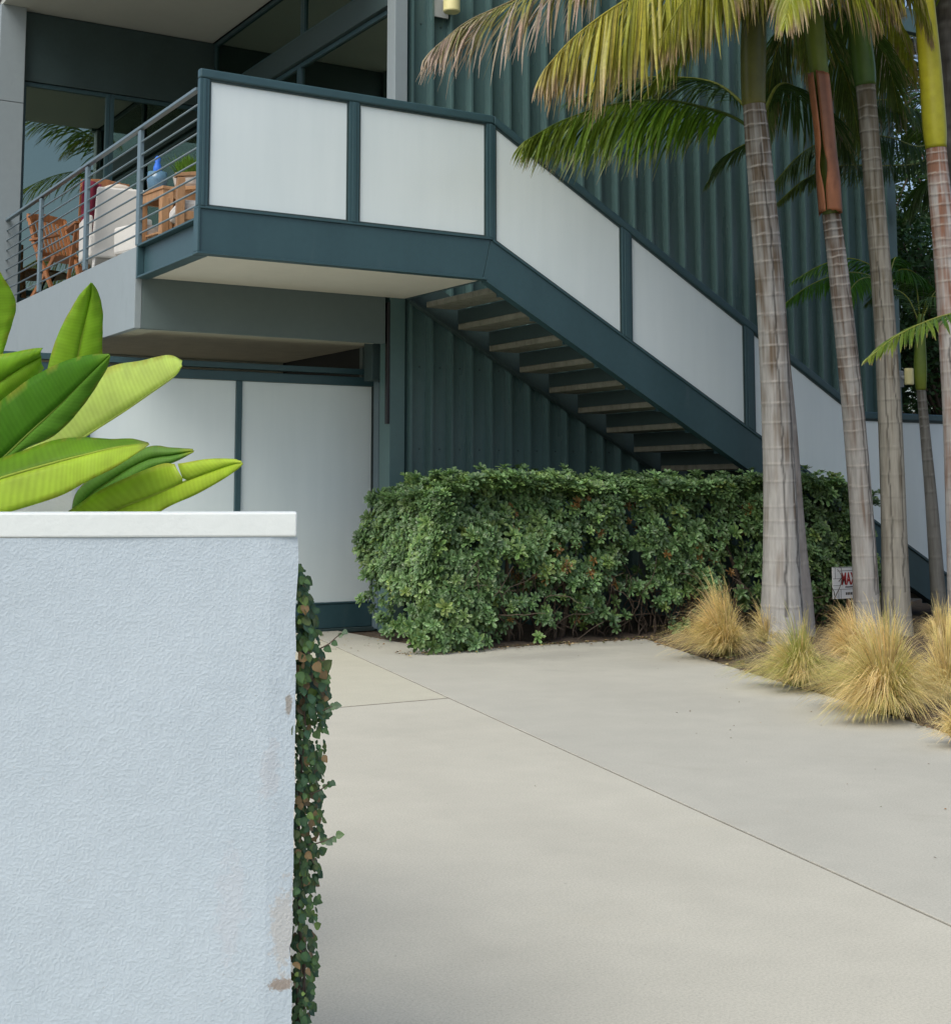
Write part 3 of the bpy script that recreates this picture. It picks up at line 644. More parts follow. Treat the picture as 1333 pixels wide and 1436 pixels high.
# ------------------------------------------------------------------ hedge
rnd = random.Random(5)
HG = thing('hedge', 'clipped hedge of leathery leaf rosettes below the staircase', 'hedge', (7.6, 10.9, 0))
def rosette(kind):
    b = MB(); r = random.Random(100+kind)
    pal = [((.085, .185, .066), (.155, .275, .105)), ((.066, .15, .055), (.115, .215, .085)), ((.115, .22, .066), (.20, .32, .10)), ((.055, .13, .06), (.10, .19, .085)), ((.14, .235, .05), (.23, .31, .08)), ((.34, .17, .045), (.24, .11, .035))][min(kind//2, 5)]
    for ring, (nl, el, L) in enumerate(((6, .25, 1.0), (5, .75, .80), (3, 1.15, .5))):
        for k in range(nl):
            a = 2*math.pi*(k+.37*ring)/nl+r.uniform(-.25, .25); e = el+r.uniform(-.2, .2)
            d = Vector((math.cos(a)*math.cos(e), math.sin(a)*math.cos(e), math.sin(e))); s = Vector((-math.sin(a), math.cos(a), 0)); n_ = s.cross(d)*-1
            l = L*r.uniform(.8, 1.15); w = .19*r.uniform(.85, 1.15)*l**.5
            c = jit(lerpc(pal[0], pal[1], r.random()), r, .15); ce = lerpc(c, (.32, .40, .16), .20)
            vs = [d*(.10*l)+s*(w*.25), d*(.10*l)-s*(w*.25), d*(.5*l)+s*w*.8+n_*.05, d*(.5*l)-n_*.02, d*(.5*l)-s*w*.8+n_*.05, d*(.82*l)+s*w*.95, d*(.82*l)-n_*.03, d*(.82*l)-s*w*.95, d*l-n_*.09]
            b.add(vs, [(0, 2, 3), (0, 3, 1), (1, 3, 4), (2, 5, 6, 3), (3, 6, 7, 4), (5, 8, 6), (6, 8, 7)], [c, c, ce, c, ce, ce, c, ce, ce])
    return b.mesh('leaf_cluster')
ROS = [rosette(k) for k in range(12)]
def hedge_front(x):                     # front line of the hedge
    return 10.42 if x < 8.0 else lerp(10.42, 9.98, min(1, (x-8.0)/1.3))
def hedge_top(x, y): return 1.44+.10*noise.noise(Vector((x*1.3, y*1.5, 0)))+.04*noise.noise(Vector((x*4, y*4, 3)))-(.22*max(0, x-10.2) if x > 10.2 else 0)-.16*max(0, (6.45-x)/.55)**2+.05*noise.noise(Vector((x*8, y*8, 5)))
cand = []
def bump_(p): return .13*noise.noise(p*1.9)+.10*noise.noise(p*4.6+Vector((3, 1, 7)))
X0, X1, Y1 = 5.93, 10.75, 11.75
area = []
for i in range(4100):                   # front
    x = rnd.uniform(X0, X1); z = rnd.uniform(.04, 1.46)
    if z > hedge_top(x, 10.5): continue
    gap = noise.noise(Vector((x*2.2, z*2.6, 4.0)))
    if z < .95 and 6.55 < x < 9.6 and gap < -.02 and rnd.random() < .80: continue
    if z < .16 and x > 6.4 and rnd.random() < .8: continue
    if z < .35 and x > 6.6 and rnd.random() < .35: continue
    yf = hedge_front(x)+(.12*(1-z/.5) if z < .5 and x > 6.5 else 0)
    P = Vector((x, yf, z)); dd = bump_(P)+(-.06 if z > 1.0 else 0)
    P.y += -dd+rnd.uniform(0, .12)
    if noise.noise(P*4.2+Vector((1, 5, 2))) < -.06 and rnd.random() < .74: continue
    cand.append((P, Vector((rnd.uniform(-.5, .3), -1, .35+rnd.uniform(-.4, .7)))))
for i in range(2700):                   # top
    x = rnd.uniform(X0, X1); y = rnd.uniform(hedge_front(x)-.05, min(Y1, hedge_front(x)+1.0)); z = hedge_top(x, y)
    if x > 9.3 and y > 10.44: continue
    cand.append((Vector((x, y, z-rnd.uniform(0, .1)+(rnd.uniform(.03, .11) if rnd.random() < .07 else 0))), Vector((rnd.uniform(-.5, .3), rnd.uniform(-.9, .2), 1))))
for i in range(1500):                   # end towards the garage door
    y = rnd.uniform(10.42, 11.65); z = rnd.uniform(.06, 1.46)
    if z > hedge_top(X0, y): continue
    if z < .30+.25*(y-10.4) and rnd.random() < .9: continue
    P = Vector((X0+.10-.16*math.sin(math.pi*min(1, z/1.5)), y, z)); P.x -= bump_(P*1.1)+.0-rnd.uniform(0, .13)
    P.y = max(P.y, 10.33+.0)
    cand.append((P, Vector((-1, rnd.uniform(-.8, .2), .3+rnd.uniform(-.4, .7)))))
for i in range(170):                    # low lobe drooping over the slab
    P = Vector((6.03+rnd.gauss(0, .17), 10.40+rnd.gauss(0, .06), .06+abs(rnd.gauss(0, .24))))
    cand.append((P, Vector((rnd.uniform(-.7, .4), -1, rnd.uniform(-.3, .7)))))
for i in range(950):                   # inner foliage
    x = rnd.uniform(X0+.15, X1); z = rnd.uniform(.45, 1.35); P = Vector((x, hedge_front(x)+rnd.uniform(.2, .5), z))
    if x > 9.3 and P.y > 10.45: continue
    cand.append((P, Vector((rnd.uniform(-1, 1), -1, rnd.uniform(-.3, 1)))))
view = [( (p-EYE).length+(1.0 if n.z > .9 else 0)+rnd.uniform(0, 1.2), p, n) for p, n in cand]
view.sort(key=lambda q: q[0])
fol = MB(); cnt = 0
for q, P, n_ in view:
    size = rnd.uniform(.05, .094)
    dead = (6.7 < P.x < 9.4 and .15 < P.z < 1.25 and noise.noise(P*4.4+Vector((9, 2, 1))) > .22 and P.y > hedge_front(P.x)-.12)
    kind = rnd.choice((10, 11)) if dead and rnd.random() < .36 else rnd.choice((0, 0, 1, 1, 2, 3, 4, 5, 6, 7, 8 if rnd.random() < .3 else 1))
    if kind >= 10: size *= .68
    z = n_.normalized(); x = z.orthogonal().normalized(); a = rnd.uniform(0, 6.28); x = Matrix.Rotation(a, 3, z) @ x; y = z.cross(x)
    Mx = Matrix.Translation(P) @ Matrix((x, y, z)).transposed().to_4x4() @ Matrix.Scale(size, 4)
    if cnt < 295 and P.z < 1.5:
        o = link('leaf_cluster', ROS[kind], LEAFH, HG); o.matrix_local = Matrix.Translation(-HG.location) @ Mx; cnt += 1
    else:
        me = ROS[kind]; o0 = len(fol.v)
        fol.v += [tuple(Mx @ v.co) for v in me.vertices]; fol.f += [tuple(i+o0 for i in p.vertices) for p in me.polygons]
        k = rnd.uniform(.62, 1.38); fol.c += [tuple(c*k for c in d.color[:3]) for d in me.color_attributes['Col'].data]
tag(build(fol, 'foliage', LEAFH, HG), kind='stuff')
tw = MB()
for i in range(120):
    x = rnd.uniform(6.3, 10.5); y = hedge_front(x)+rnd.uniform(.22, .5)
    if x > 9.3: y = min(y, 10.42)
    p = [Vector((x, y, 0))]; d = Vector((rnd.uniform(-.5, .5), rnd.uniform(-.5, .1), .8))
    for k in range(11):
        p.append(p[-1]+d.normalized()*rnd.uniform(.05, .12)); d = d.normalized()+Vector((rnd.uniform(-.75, .75), rnd.uniform(-.55, .5), rnd.uniform(-.4, .5)))
        if p[-1].z > 1.3: break
    tw.tube(p, [lerp(.008, .002, k/(len(p)-1)) for k in range(len(p))], 5)
tag(build(tw, 'twigs', BARKB, HG, True), kind='stuff')
for i in range(7):
    x = 6.4+.55*i+rnd.uniform(-.1, .1); b = MB(); y = hedge_front(x)+.35
    if x > 9.3: y = min(y, 10.40)
    b.tube(spline([(x, y, -.02), (x+rnd.uniform(-.1, .1), y-.05, .35), (x+rnd.uniform(-.2, .2), y, .75), (x+rnd.uniform(-.3, .3), y+.05, 1.1)], 10), [lerp(.03, .01, k/9) for k in range(10)], 8); build(b, 'trunk', BARKB, HG, True)

# ------------------------------------------------------------------ feather grass
def tuft(base, n, h, spread, lean, green, seed, label):
    r = random.Random(seed); b = MB(); b0 = Vector(base); wisps = []; lean = Vector(lean)
    for k in range(70):
        q = r.random()**.75; wisps.append((r.uniform(0, 2*math.pi), q, r.uniform(.75, 1.2), r.uniform(.75, 1.25)+.55*q, r.random()))
    for i in range(n):
        a, q, Hf, kp, tone = r.choice(wisps)
        a += r.gauss(0, .15); q = min(1.25, max(.02, q+r.gauss(0, .10))); kp *= r.uniform(.85, 1.2); Lf = r.uniform(.55, 1.12)
        dh = Vector((math.cos(a), math.sin(a), 0)); reach = h*spread*(.10+.95*q)*Lf; H_ = h*(1.08-.62*q)*Hf*Lf
        p0 = b0+dh*(.07*h/.6*r.random()); seg = 8; w = r.uniform(.0014, .0032)
        c0 = jit(lerpc((.46, .34, .14), (.24, .30, .07), min(1, green+.2)), r, .22); c1 = jit(lerpc((.82, .63, .30), (.48, .52, .15), min(1, green*tone*1.5)), r, .20)
        if r.random() < .08: c0 = c1 = jit((.38, .26, .13), r, .2)
        if r.random() < .12: c1 = jit((.92, .78, .46), r, .1)
        ln = lean*(h*r.uniform(.3, 1.2)); wob = Vector((r.uniform(-.05, .05), r.uniform(-.05, .05), 0))*h
        side = (CR*.8+Vector((r.uniform(-.6, .6), r.uniform(-.6, .6), 0))).normalized(); vs = []; cs = []
        for k in range(seg+1):
            t_ = k/seg; z = H_*(2*t_-kp*t_*t_)
            p = p0+dh*(reach*t_**1.25)+ln*(t_*t_)+wob*math.sin(3*t_)*t_; p.z = max(.012, b0.z+z)
            ww = w*(1-.78*t_); vs += [p-side*ww, p+side*ww]; c = lerpc(c0, c1, min(1, t_*1.9)); cs += [c, c]
        b.add(vs, [(2*k, 2*k+1, 2*k+3, 2*k+2) for k in range(seg)], cs)
    o = build(b, 'grass_tuft', GRASS)
    for v in o.data.vertices: v.co -= b0
    o.location = b0
    return tag(o, label, 'grass', 'feather grass along the drive')
TF = [((1012, 920), 3400, .50, .85, (-.30, .05, 0), .35, 'golden feather grass tuft at the hedge end of the bed, leftmost of the row'),
      ((1118, 962), 3000, .40, 1.0, (-.25, .05, 0), .9, 'greener feather grass tuft low in front of the thickest palm trunk'),
      ((1240, 1000), 6000, .53, .95, (-.08, .05, 0), .45, 'largest golden feather grass tuft nearest the drive at the right'),
      ((1200, 935), 2600, .42, .9, (-.25, .1, 0), .1, 'straw coloured feather grass tuft right in front of the middle palm trunk'),
      ((1330, 985), 2500, .44, .8, (.1, .05, 0), .3, 'feather grass tuft cut by the right edge of the picture'),
      ((1320, 905), 1200, .38, .8, (.0, .0, 0), .2, 'feather grass tuft in front of the thin palm trunk'),
      ((1075, 905), 900, .34, .85, (-.1, .1, 0), .3, 'small feather grass tuft at the foot of the thickest palm'),
      ((1345, 1040), 900, .22, .95, (-.2, .0, 0), .2, 'low straw feather grass tuft at the bed edge in the right corner')]
for i, (p, n, h, sp, ln, gr, lab) in enumerate(TF):
    b = atz(p[0], p[1], .02); tuft(b, n, h, sp, ln, gr, 40+i, lab)

# ------------------------------------------------------------------ palms
def trunk(P, path, radii, seed, crack=1, ring=.13, cbase=(.36, .355, .335), cring=(.50, .47, .42), brown=(.15, .115, .08), pale=0.0, name='trunk', rows=150, nn=30):
    r = random.Random(seed); s = 0; pts = spline(path, rows); m = MB(); rad = [v.x for v in spline([Vector((x, 0, 0)) for x in radii], rows)]
    L = 0; acc = [0]
    for a, b in zip(pts, pts[1:]): L += (b-a).length; acc.append(L)
    cuts = [0]
    while cuts[-1] < L: cuts.append(cuts[-1]+ring*r.uniform(.7, 1.3)*(1.5-.8*cuts[-1]/L))
    # directions: where the trunk faces the drive
    face = math.atan2(-CF.y, -CF.x)
    cr = []
    for k in range(crack):
        cr.append((face+r.uniform(-.9, .9)+.25, r.uniform(0, 50), r.uniform(.05, .3), r.uniform(.55, .95)))
    vs = []; cs = []
    for i, p in enumerate(pts):
        s = acc[i]; k = max(j for j, c in enumerate(cuts) if c <= s); f = (s-cuts[k])/max(.01, (cuts[k+1] if k+1 < len(cuts) else L+.1)-cuts[k])
        T_ = (pts[min(i+1, rows-1)]-pts[max(i-1, 0)]).normalized(); X_ = Vector((1, 0, 0)); X_ = (X_-T_*X_.dot(T_)).normalized(); Y_ = T_.cross(X_)
        u = s/L
        
        for j in range(nn):
            a = 2*math.pi*j/nn; gl = (cuts[k+1]-cuts[k]) if k+1 < len(cuts) else .1
            wob = .012*noise.noise(Vector((math.cos(a)*1.3, math.sin(a)*1.3, k*3.7+seed)))+.004*noise.noise(Vector((math.cos(a)*6, math.sin(a)*6, k*3.7)))
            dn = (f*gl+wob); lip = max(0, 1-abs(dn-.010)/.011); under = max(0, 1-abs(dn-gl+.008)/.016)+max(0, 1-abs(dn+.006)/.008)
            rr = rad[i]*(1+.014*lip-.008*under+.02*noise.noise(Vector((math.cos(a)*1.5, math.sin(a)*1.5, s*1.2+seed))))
            fw = f
            st = noise.noise(Vector((math.cos(a)*9, math.sin(a)*9, s*1.4+seed*3))); bl = noise.noise(Vector((math.cos(a)*2.2, math.sin(a)*2.2, s*3.0+seed)))
            c = lerpc(cbase, brown, max(0, min(1, (u*1.15-.40)*.9+bl*1.0+st*.75+.25*noise.noise(Vector((k*5.1, seed, 0)))-pale)))
            c = tuple(x*(1+.10*st) for x in c)
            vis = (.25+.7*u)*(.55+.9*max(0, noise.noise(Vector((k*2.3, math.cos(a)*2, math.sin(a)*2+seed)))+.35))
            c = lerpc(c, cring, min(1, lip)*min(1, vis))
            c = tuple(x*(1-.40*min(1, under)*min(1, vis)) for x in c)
            for (a0, sd, u0, u1) in cr:
                if u0*.4 < u < u1:
                    ac = a0+.30*noise.noise(Vector((s*1.5, sd, 0)))+.16*noise.noise(Vector((s*7, sd, 1)))
                    da = (a-ac+math.pi) % (2*math.pi)-math.pi; wd = .075*(.6+.8*abs(noise.noise(Vector((s*4, sd, 9)))))
                    kk = max(0, min(1, 1.6-abs(da)/wd)); c = tuple(x*(1-.68*kk) for x in c); rr *= 1-.03*kk
            vs.append(p+X_*(rr*math.cos(a))+Y_*(rr*math.sin(a))); cs.append(c)
    m.add(vs, [(i*nn+j, i*nn+(j+1) % nn, (i+1)*nn+(j+1) % nn, (i+1)*nn+j) for i in range(rows-1) for j in range(nn)]+[tuple((rows-1)*nn+j for j in range(nn))], cs)
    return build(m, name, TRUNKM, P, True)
def shaft(P, path, radii, c0, c1, name='crownshaft', n=26):
    m = MB(); p = spline(path, n); rad = [v.x for v in spline([Vector((x, 0, 0)) for x in radii], n)]
    m.tube(p, rad, 20, [lerpc(c0, c1, i/(n-1)) for i in range(n)])
    return build(m, name, SHAFT, P, True)
def frond(P, pts, L, n, cb, ct, dry=.2, hang=.4, fwd=.5, out=.8, width=.028, single=False, seed=0, rach=.018, start=.12, stiff=.5, tiptone=None, pmin=.45, rc=(.30, .34, .06), vcut=None):
    r = random.Random(seed); N_ = 60; sp = spline(pts, N_); F = MB()
    F.tube(sp, [lerp(rach, .003, i/(N_-1)) for i in range(N_)], 6, [lerpc(rc, ct, max(0, i/(N_-1)-.6)) for i in range(N_)])
    fo = build(F, 'frond', LEAFP, P, True)
    alll = MB()
    for i in range(n):
        u = start+(1-start)*((i+.5)/n); k = min(int(u*(N_-1)), N_-2); p = sp[k].lerp(sp[k+1], u*(N_-1)-k); T_ = (sp[k+1]-sp[k]).normalized()
        S_ = T_.cross(Vector((0, 0, 1)))
        S_ = S_.normalized() if S_.length > .05 else Vector((CR.x, CR.y, 0)); U_ = S_.cross(T_)
        prof = min(1, pmin+2.2*(u-start))*(1 if u < .6 else 1-.74*((u-.6)/.4)**1.2)
        for sg in (-1, 1):
            if r.random() < .04: continue
            ln = L*prof*r.uniform(.82, 1.12); d = (S_*sg*out*r.uniform(.8, 1.2)+T_*(fwd+.5*u+.9*max(0, u-.55))*r.uniform(.7, 1.3)+U_*.12+Vector((0, 0, -hang))*r.uniform(.8, 1.2)).normalized()
            seg = 5; q = p.copy(); vs = []; cs = []; st = ln/seg; w = width*r.uniform(.8, 1.15)*(.6+.4*prof)
            wv = d.cross(U_*1.0+Vector((r.uniform(-.4, .4), r.uniform(-.4, .4), 0))); wv = wv.normalized() if wv.length > .01 else T_.copy()
            c0 = jit(lerpc(cb, ct, max(0, min(1, (u-.35)*1.1+r.uniform(-.2, .2)))), r, .18); dd = dry*r.uniform(.3, 1.6)+(.5*max(0, u-.6) if dry > .15 else 0)
            tipc = jit(tiptone or (.40, .30, .18), r, .25)
            kink = r.randrange(2, 5) if (r.random() < .25 and dry > .15) else 99
            for s in range(seg+1):
                t_ = s/seg; ww = w*(.35+1.3*t_ if t_ < .5 else 1-((t_-.5)/.5)**1.5)*.5+.0012
                nv = wv.cross(d).normalized(); fold = nv*(ww*.45)
                cc = lerpc(c0, tipc, max(0, min(1, (t_-(1-dd))/.18))) if dd > .02 else c0
                vs += [q-wv*ww+fold, q, q+wv*ww+fold]; cs += [cc, tuple(x*.85 for x in cc), cc]
                q = q+d*st; g_ = (1-stiff)*(.25+.5*t_)*r.uniform(.6, 1.4)
                if s >= kink: g_ += .8
                d = (d+Vector((r.uniform(-.05, .05), r.uniform(-.05, .05), -g_))).normalized(); wv = (wv-d*wv.dot(d)).normalized()
            fs = []
            for s in range(seg): a = 3*s; fs += [(a, a+1, a+4, a+3), (a+1, a+2, a+5, a+4)]
            if single:
                m = MB(); m.add(vs, fs, cs); build(m, 'leaflet', LEAFP, fo)
            else: alll.add(vs, fs, cs)
    if not single: tag(build(alll, 'leaflets', LEAFP, fo), kind='stuff')
    return fo
YG, GR, DG, BR, GY, DRY = (.42, .44, .05), (.15, .26, .022), (.055, .12, .032), (.36, .25, .12), (.34, .30, .27), (.33, .25, .20)
A = at
def crown(P, c, n, reach, seed, skip=()):
    r = random.Random(seed)
    for k in range(n):
        a = 2*math.pi*k/n+r.uniform(-.25, .25); d = Vector((math.cos(a), math.sin(a), 0))
        if any(d.dot(Vector(v).normalized()) > .72 for v in skip): continue
        q = reach*r.uniform(.85, 1.1); up = r.uniform(.75, 1.15)
        frond(P, [c, c+d*(.22*q)+Vector((0, 0, .55*up)), c+d*(.55*q)+Vector((0, 0, .85*up)), c+d*(.85*q)+Vector((0, 0, .55*up)), c+d*q+Vector((0, 0, .05*up))], .75, 48, GR, YG, dry=.2, hang=.5, out=.6, seed=seed*10+k)
def palm(label, base, loc=None): return thing('palm_tree', label, 'palm tree', base, 'king palms along the house')
def w2r(px, p): return px/2*(p-EYE).dot(CF)/FPX           # half width in photo pixels to metres

# 1: the thickest trunk in front of the hedge
b0 = A(1097, 905, 9.3); b0.z = 0
P1 = palm('thickest pale palm trunk, with a long dark crack, in front of the hedge', b0)
pth = [Vector((b0.x, b0.y, -.05)), A(1096, 850, 9.3), A(1094, 720, 9.3), A(1088, 560, 9.28), A(1079, 400, 9.25), A(1069, 280, 9.22), A(1061, 190, 9.2), A(1057, 145, 9.2)]
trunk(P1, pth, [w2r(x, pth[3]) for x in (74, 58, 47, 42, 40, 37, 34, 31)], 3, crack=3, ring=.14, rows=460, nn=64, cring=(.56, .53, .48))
shaft(P1, [A(1057, 147, 9.2), A(1056, 130, 9.2), A(1056, 60, 9.2), A(1058, -20, 9.2), A(1060, -90, 9.2)], [w2r(x, pth[3]) for x in (32, 34, 36, 30, 20)], (.13, .13, .03), (.05, .07, .025))
cr1 = A(1060, -60, 9.2)

frond(P1, [cr1, A(1000, -110, 9.4), A(900, -95, 9.3), A(800, -42, 9.1), A(715, 2, 8.9), A(655, 30, 8.8), A(610, 66, 8.7)], 1.0, 92, (.27, .29, .05), (.30, .25, .19), dry=.62, hang=.45, fwd=.70, out=.42, width=.024, single=True, seed=22, stiff=.45, tiptone=(.36, .28, .22), rc=(.3, .25, .12))
frond(P1, [cr1, A(1100, -110, 8.9), A(1150, -80, 8.7), A(1200, -30, 8.5), A(1230, 20, 8.4)], .75, 46, YG, GR, dry=.35, hang=.9, fwd=.2, out=.4, width=.036, seed=23, stiff=.3)
frond(P1, [cr1, A(1040, -130, 8.6), A(1000, -150, 8.1), A(940, -120, 7.7), A(880, -70, 7.4)], .8, 54, GR, YG, dry=.25, hang=.5, seed=24)
frond(P1, [cr1, A(1080, -150, 9.8), A(1090, -220, 10.3), A(1100, -230, 10.8), A(1110, -200, 11.2)], .8, 54, GR, YG, dry=.2, hang=.4, seed=25)
frond(P1, [cr1, A(1055, -170, 9.3), A(1020, -280, 9.4), A(950, -350, 9.4), A(860, -360, 9.4), A(790, -310, 9.4)], .9, 80, GR, YG, dry=.2, hang=.4, seed=26)
frond(P1, [cr1, A(1030, -180, 9.1), A(960, -270, 9.0), A(860, -300, 8.9), A(760, -270, 8.8), A(690, -200, 8.7)], .9, 80, GR, YG, dry=.2, hang=.4, seed=28)
frond(P1, [cr1, A(1070, -200, 9.4), A(1050, -340, 9.6), A(990, -450, 9.7), A(900, -500, 9.8), A(800, -480, 9.9)], .9, 80, GR, YG, dry=.2, hang=.4, seed=29)
frond(P1, [cr1, A(980, -60, 9.6), A(900, -20, 9.9), A(830, 40, 10.1), A(770, 105, 10.25)], .62, 60, (.17, .25, .03), (.22, .27, .05), dry=.22, hang=.35, fwd=.6, out=.7, width=.028, seed=27, stiff=.5)
frond(P1, [cr1, A(1010, -55, 9.5), A(945, 5, 9.7), A(880, 62, 9.85), A(835, 112, 9.95)], .62, 84, (.22, .32, .03), (.30, .36, .05), dry=.12, hang=.5, fwd=.5, out=.6, width=.028, seed=411, stiff=.5, pmin=.7)
frond(P1, [cr1, A(1030, -30, 9.5), A(990, 20, 9.6), A(945, 75, 9.7), A(905, 130, 9.75)], .6, 84, (.18, .28, .025), (.26, .33, .04), dry=.15, hang=.6, fwd=.45, out=.5, width=.028, seed=412, stiff=.5, pmin=.7)
frond(P1, [cr1, A(1095, -40, 9.4), A(1120, 0, 9.5), A(1135, 55, 9.6), A(1140, 110, 9.65)], .55, 70, (.16, .25, .025), (.22, .28, .04), dry=.2, hang=.6, fwd=.45, out=.5, width=.028, seed=413, stiff=.5, pmin=.7)
for k, (dy, dz, ln) in enumerate(((-.1, 0, 1.0), (-.9, .15, 1.0), (.5, .25, .95), (-.5, .6, .85), (.1, .9, .8))):
    frond(P1, [cr1, cr1+Vector((-.6*ln, dy*.15, 1.0+dz*.4)), cr1+Vector((-1.6*ln, dy*.5, 1.75+dz)), cr1+Vector((-2.6*ln, dy*.85, 1.95+dz)), cr1+Vector((-3.3*ln, dy, 1.6+dz))], .85, 70, GR, YG, dry=.15, hang=.45, out=.6, seed=400+k)
crown(P1, cr1+Vector((0, 0, .3)), 7, 2.2, 301, skip=((-1, -.6, 0), (0, -1, 0)))
# a second stem leaning out from behind its foot
pth = [A(1122, 905, 9.65)*1.0, A(1121, 850, 9.65), A(1113, 760, 9.65), A(1103, 620, 9.65), A(1090, 470, 9.65), A(1079, 330, 9.65), A(1070, 230, 9.65)]
pth[0].z = -.05
P1b = palm('slim palm stem half hidden behind the thickest palm trunk', Vector((pth[1].x, pth[1].y, 0)))
trunk(P1b, pth, [w2r(x, pth[2]) for x in (44, 38, 34, 31, 28, 26, 24)], 9, crack=0, cbase=(.33, .31, .29))
shaft(P1b, [A(1070, 232, 9.65), A(1066, 190, 9.65), A(1062, 150, 9.65)], [w2r(x, pth[2]) for x in (24, 27, 20)], (.13, .16, .03), (.08, .15, .03))
frond(P1b, [A(1064, 190, 9.7), A(1030, 165, 9.75), A(985, 150, 9.75), A(930, 140, 9.7), A(860, 146, 9.6), A(790, 168, 9.5), A(735, 198, 9.4)], .92, 140, (.125, .26, .018), (.24, .30, .035), dry=.12, hang=.80, fwd=.62, out=.34, width=.030, single=True, seed=31, stiff=.55, tiptone=(.40, .32, .24), start=.2, rc=(.10, .16, .03))
frond(P1b, [A(1066, 195, 9.7), A(1040, 205, 9.9), A(1015, 222, 10.05), A(990, 258, 10.15)], .34, 44, DG, (.09, .16, .035), dry=.05, hang=.4, fwd=.8, out=.4, width=.02, seed=32)
frond(P1b, [A(1066, 170, 9.7), A(1010, 120, 10.2), A(950, 108, 10.5), A(880, 112, 10.7), A(800, 140, 10.8)], .7, 90, DG, (.09, .17, .03), dry=.05, hang=.45, fwd=.8, out=.6, width=.022, seed=33)
frond(P1b, [A(1066, 170, 9.7), A(1090, 120, 10.0), A(1120, 125, 10.2), A(1160, 160, 10.3), A(1190, 215, 10.4)], .7, 90, DG, (.06, .12, .03), dry=.08, hang=.55, fwd=.7, out=.5, width=.022, seed=34)
# 2: brown sheath
b0 = A(1217, 893, 9.35); b0.z = 0
P2 = palm('slim palm with a loose orange brown sheath below its crown', b0)
pth = [Vector((b0.x, b0.y, -.05)), A(1215, 850, 9.35), A(1209, 740, 9.35), A(1198, 600, 9.33), A(1185, 470, 9.3), A(1174, 370, 9.28), A(1165, 300, 9.27)]
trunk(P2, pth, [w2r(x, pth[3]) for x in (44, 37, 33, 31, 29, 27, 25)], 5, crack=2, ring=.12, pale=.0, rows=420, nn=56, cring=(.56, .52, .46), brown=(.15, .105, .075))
shaft(P2, [A(1165, 302, 9.27), A(1163, 270, 9.26), A(1158, 200, 9.25), A(1149, 110, 9.25), A(1140, 20, 9.25), A(1136, -60, 9.25)], [w2r(x, pth[3]) for x in (24, 27, 28, 26, 28, 16)], (.10, .14, .03), (.16, .22, .03))
m = MB(); vs = []; cs = []          # the dry sheath: a curled husk wrapped round the shaft, gaping on one side
n1, n2 = 44, 26; ax = spline([A(1164, 298, 9.2), A(1160, 240, 9.19), A(1155, 180, 9.18), A(1147, 104, 9.2)], n1)
for i in range(n1):
    u = i/(n1-1); rr = w2r(31, ax[i])*(1.02-.12*u)*(1+.05*math.sin(u*8))
    op = .05+.55*math.exp(-((u-.36)/.13)**2)+.16*u*u
    for j in range(n2):
        v = j/(n2-1); a = math.atan2(-CF.y, -CF.x)-.55+op*.5+(2*math.pi-op-.06)*v; edge = max(0, 1-min(v, 1-v)/.07)
        vs.append(ax[i]+Vector((math.cos(a), math.sin(a), 0))*(rr*(1.03+.16*op*edge+.035*noise.noise(Vector((math.cos(a)*3, math.sin(a)*3, u*5))))+.0)+Vector((0, 0, (.05*noise.noise(Vector((a*2.2, 0, 3))) if i in (0, n1-1) else 0))))
        k = 1+.35*noise.noise(Vector((a*9, u*1.2, 4)))+.15*noise.noise(Vector((a*22, u*2, 1)))
        cs.append(tuple(x*k for x in lerpc((.20, .085, .045), (.37, .145, .065), .5+.5*math.sin(a*2+u*3))))
m.add(vs, [(i*n2+j, i*n2+j+1, (i+1)*n2+j+1, (i+1)*n2+j) for i in range(n1-1) for j in range(n2-1)], cs); sh = build(m, 'dry_sheath', SHAFT, P2, True)
sd = sh.modifiers.new('thickness', 'SOLIDIFY'); sd.thickness = .006
cr2 = A(1138, -30, 9.25)
frond(P2, [cr2, A(1100, -85, 8.9), A(1050, -90, 8.7), A(1000, -50, 8.55), A(955, 5, 8.45), A(925, 55, 8.4)], .85, 84, YG, (.36, .34, .06), dry=.26, hang=.95, fwd=.2, out=.35, width=.036, seed=55, stiff=.45, pmin=.8)
frond(P2, [cr2, A(1165, -80, 8.9), A(1200, -82, 8.7), A(1235, -40, 8.6), A(1258, 20, 8.5)], .7, 60, YG, (.36, .34, .06), dry=.3, hang=.95, fwd=.2, out=.35, width=.034, seed=56, stiff=.45, pmin=.8)
for k, q in enumerate(([(1165, -90, 9.0), (1200, -95, 8.8), (1240, -50, 8.6), (1265, 5, 8.5)], [(1150, -160, 9.5), (1170, -200, 9.7), (1220, -190, 9.9)],
                       [(1175, -70, 9.7), (1215, -40, 10.0), (1255, 30, 10.3), (1285, 110, 10.5)], [(1125, -70, 8.7), (1120, -60, 8.3), (1110, -20, 8.1), (1100, 30, 8.0)])):
    frond(P2, [cr2]+[A(*x) for x in q], .62, 56, (.26, .31, .03), YG, dry=.28, hang=.75, fwd=.3, out=.45, width=.032, seed=50+k, stiff=.4)
for k, q in enumerate(([(1175, 10, 9.7), (1215, 40, 10.0), (1245, 90, 10.2), (1262, 170, 10.4)], [(1120, 10, 9.8), (1095, 50, 10.1), (1080, 110, 10.3), (1075, 190, 10.4)], [(1160, -30, 10.2), (1190, 0, 10.8), (1225, 50, 11.3), (1255, 120, 11.6)], [(1150, 20, 9.6), (1165, 60, 9.9), (1190, 120, 10.1), (1205, 200, 10.2)])):
    frond(P2, [cr2]+[A(*x) for x in q], .62, 84, (.09, .17, .03), (.13, .20, .04), dry=.15, hang=.6, fwd=.45, out=.55, width=.024, seed=560+k, stiff=.45)
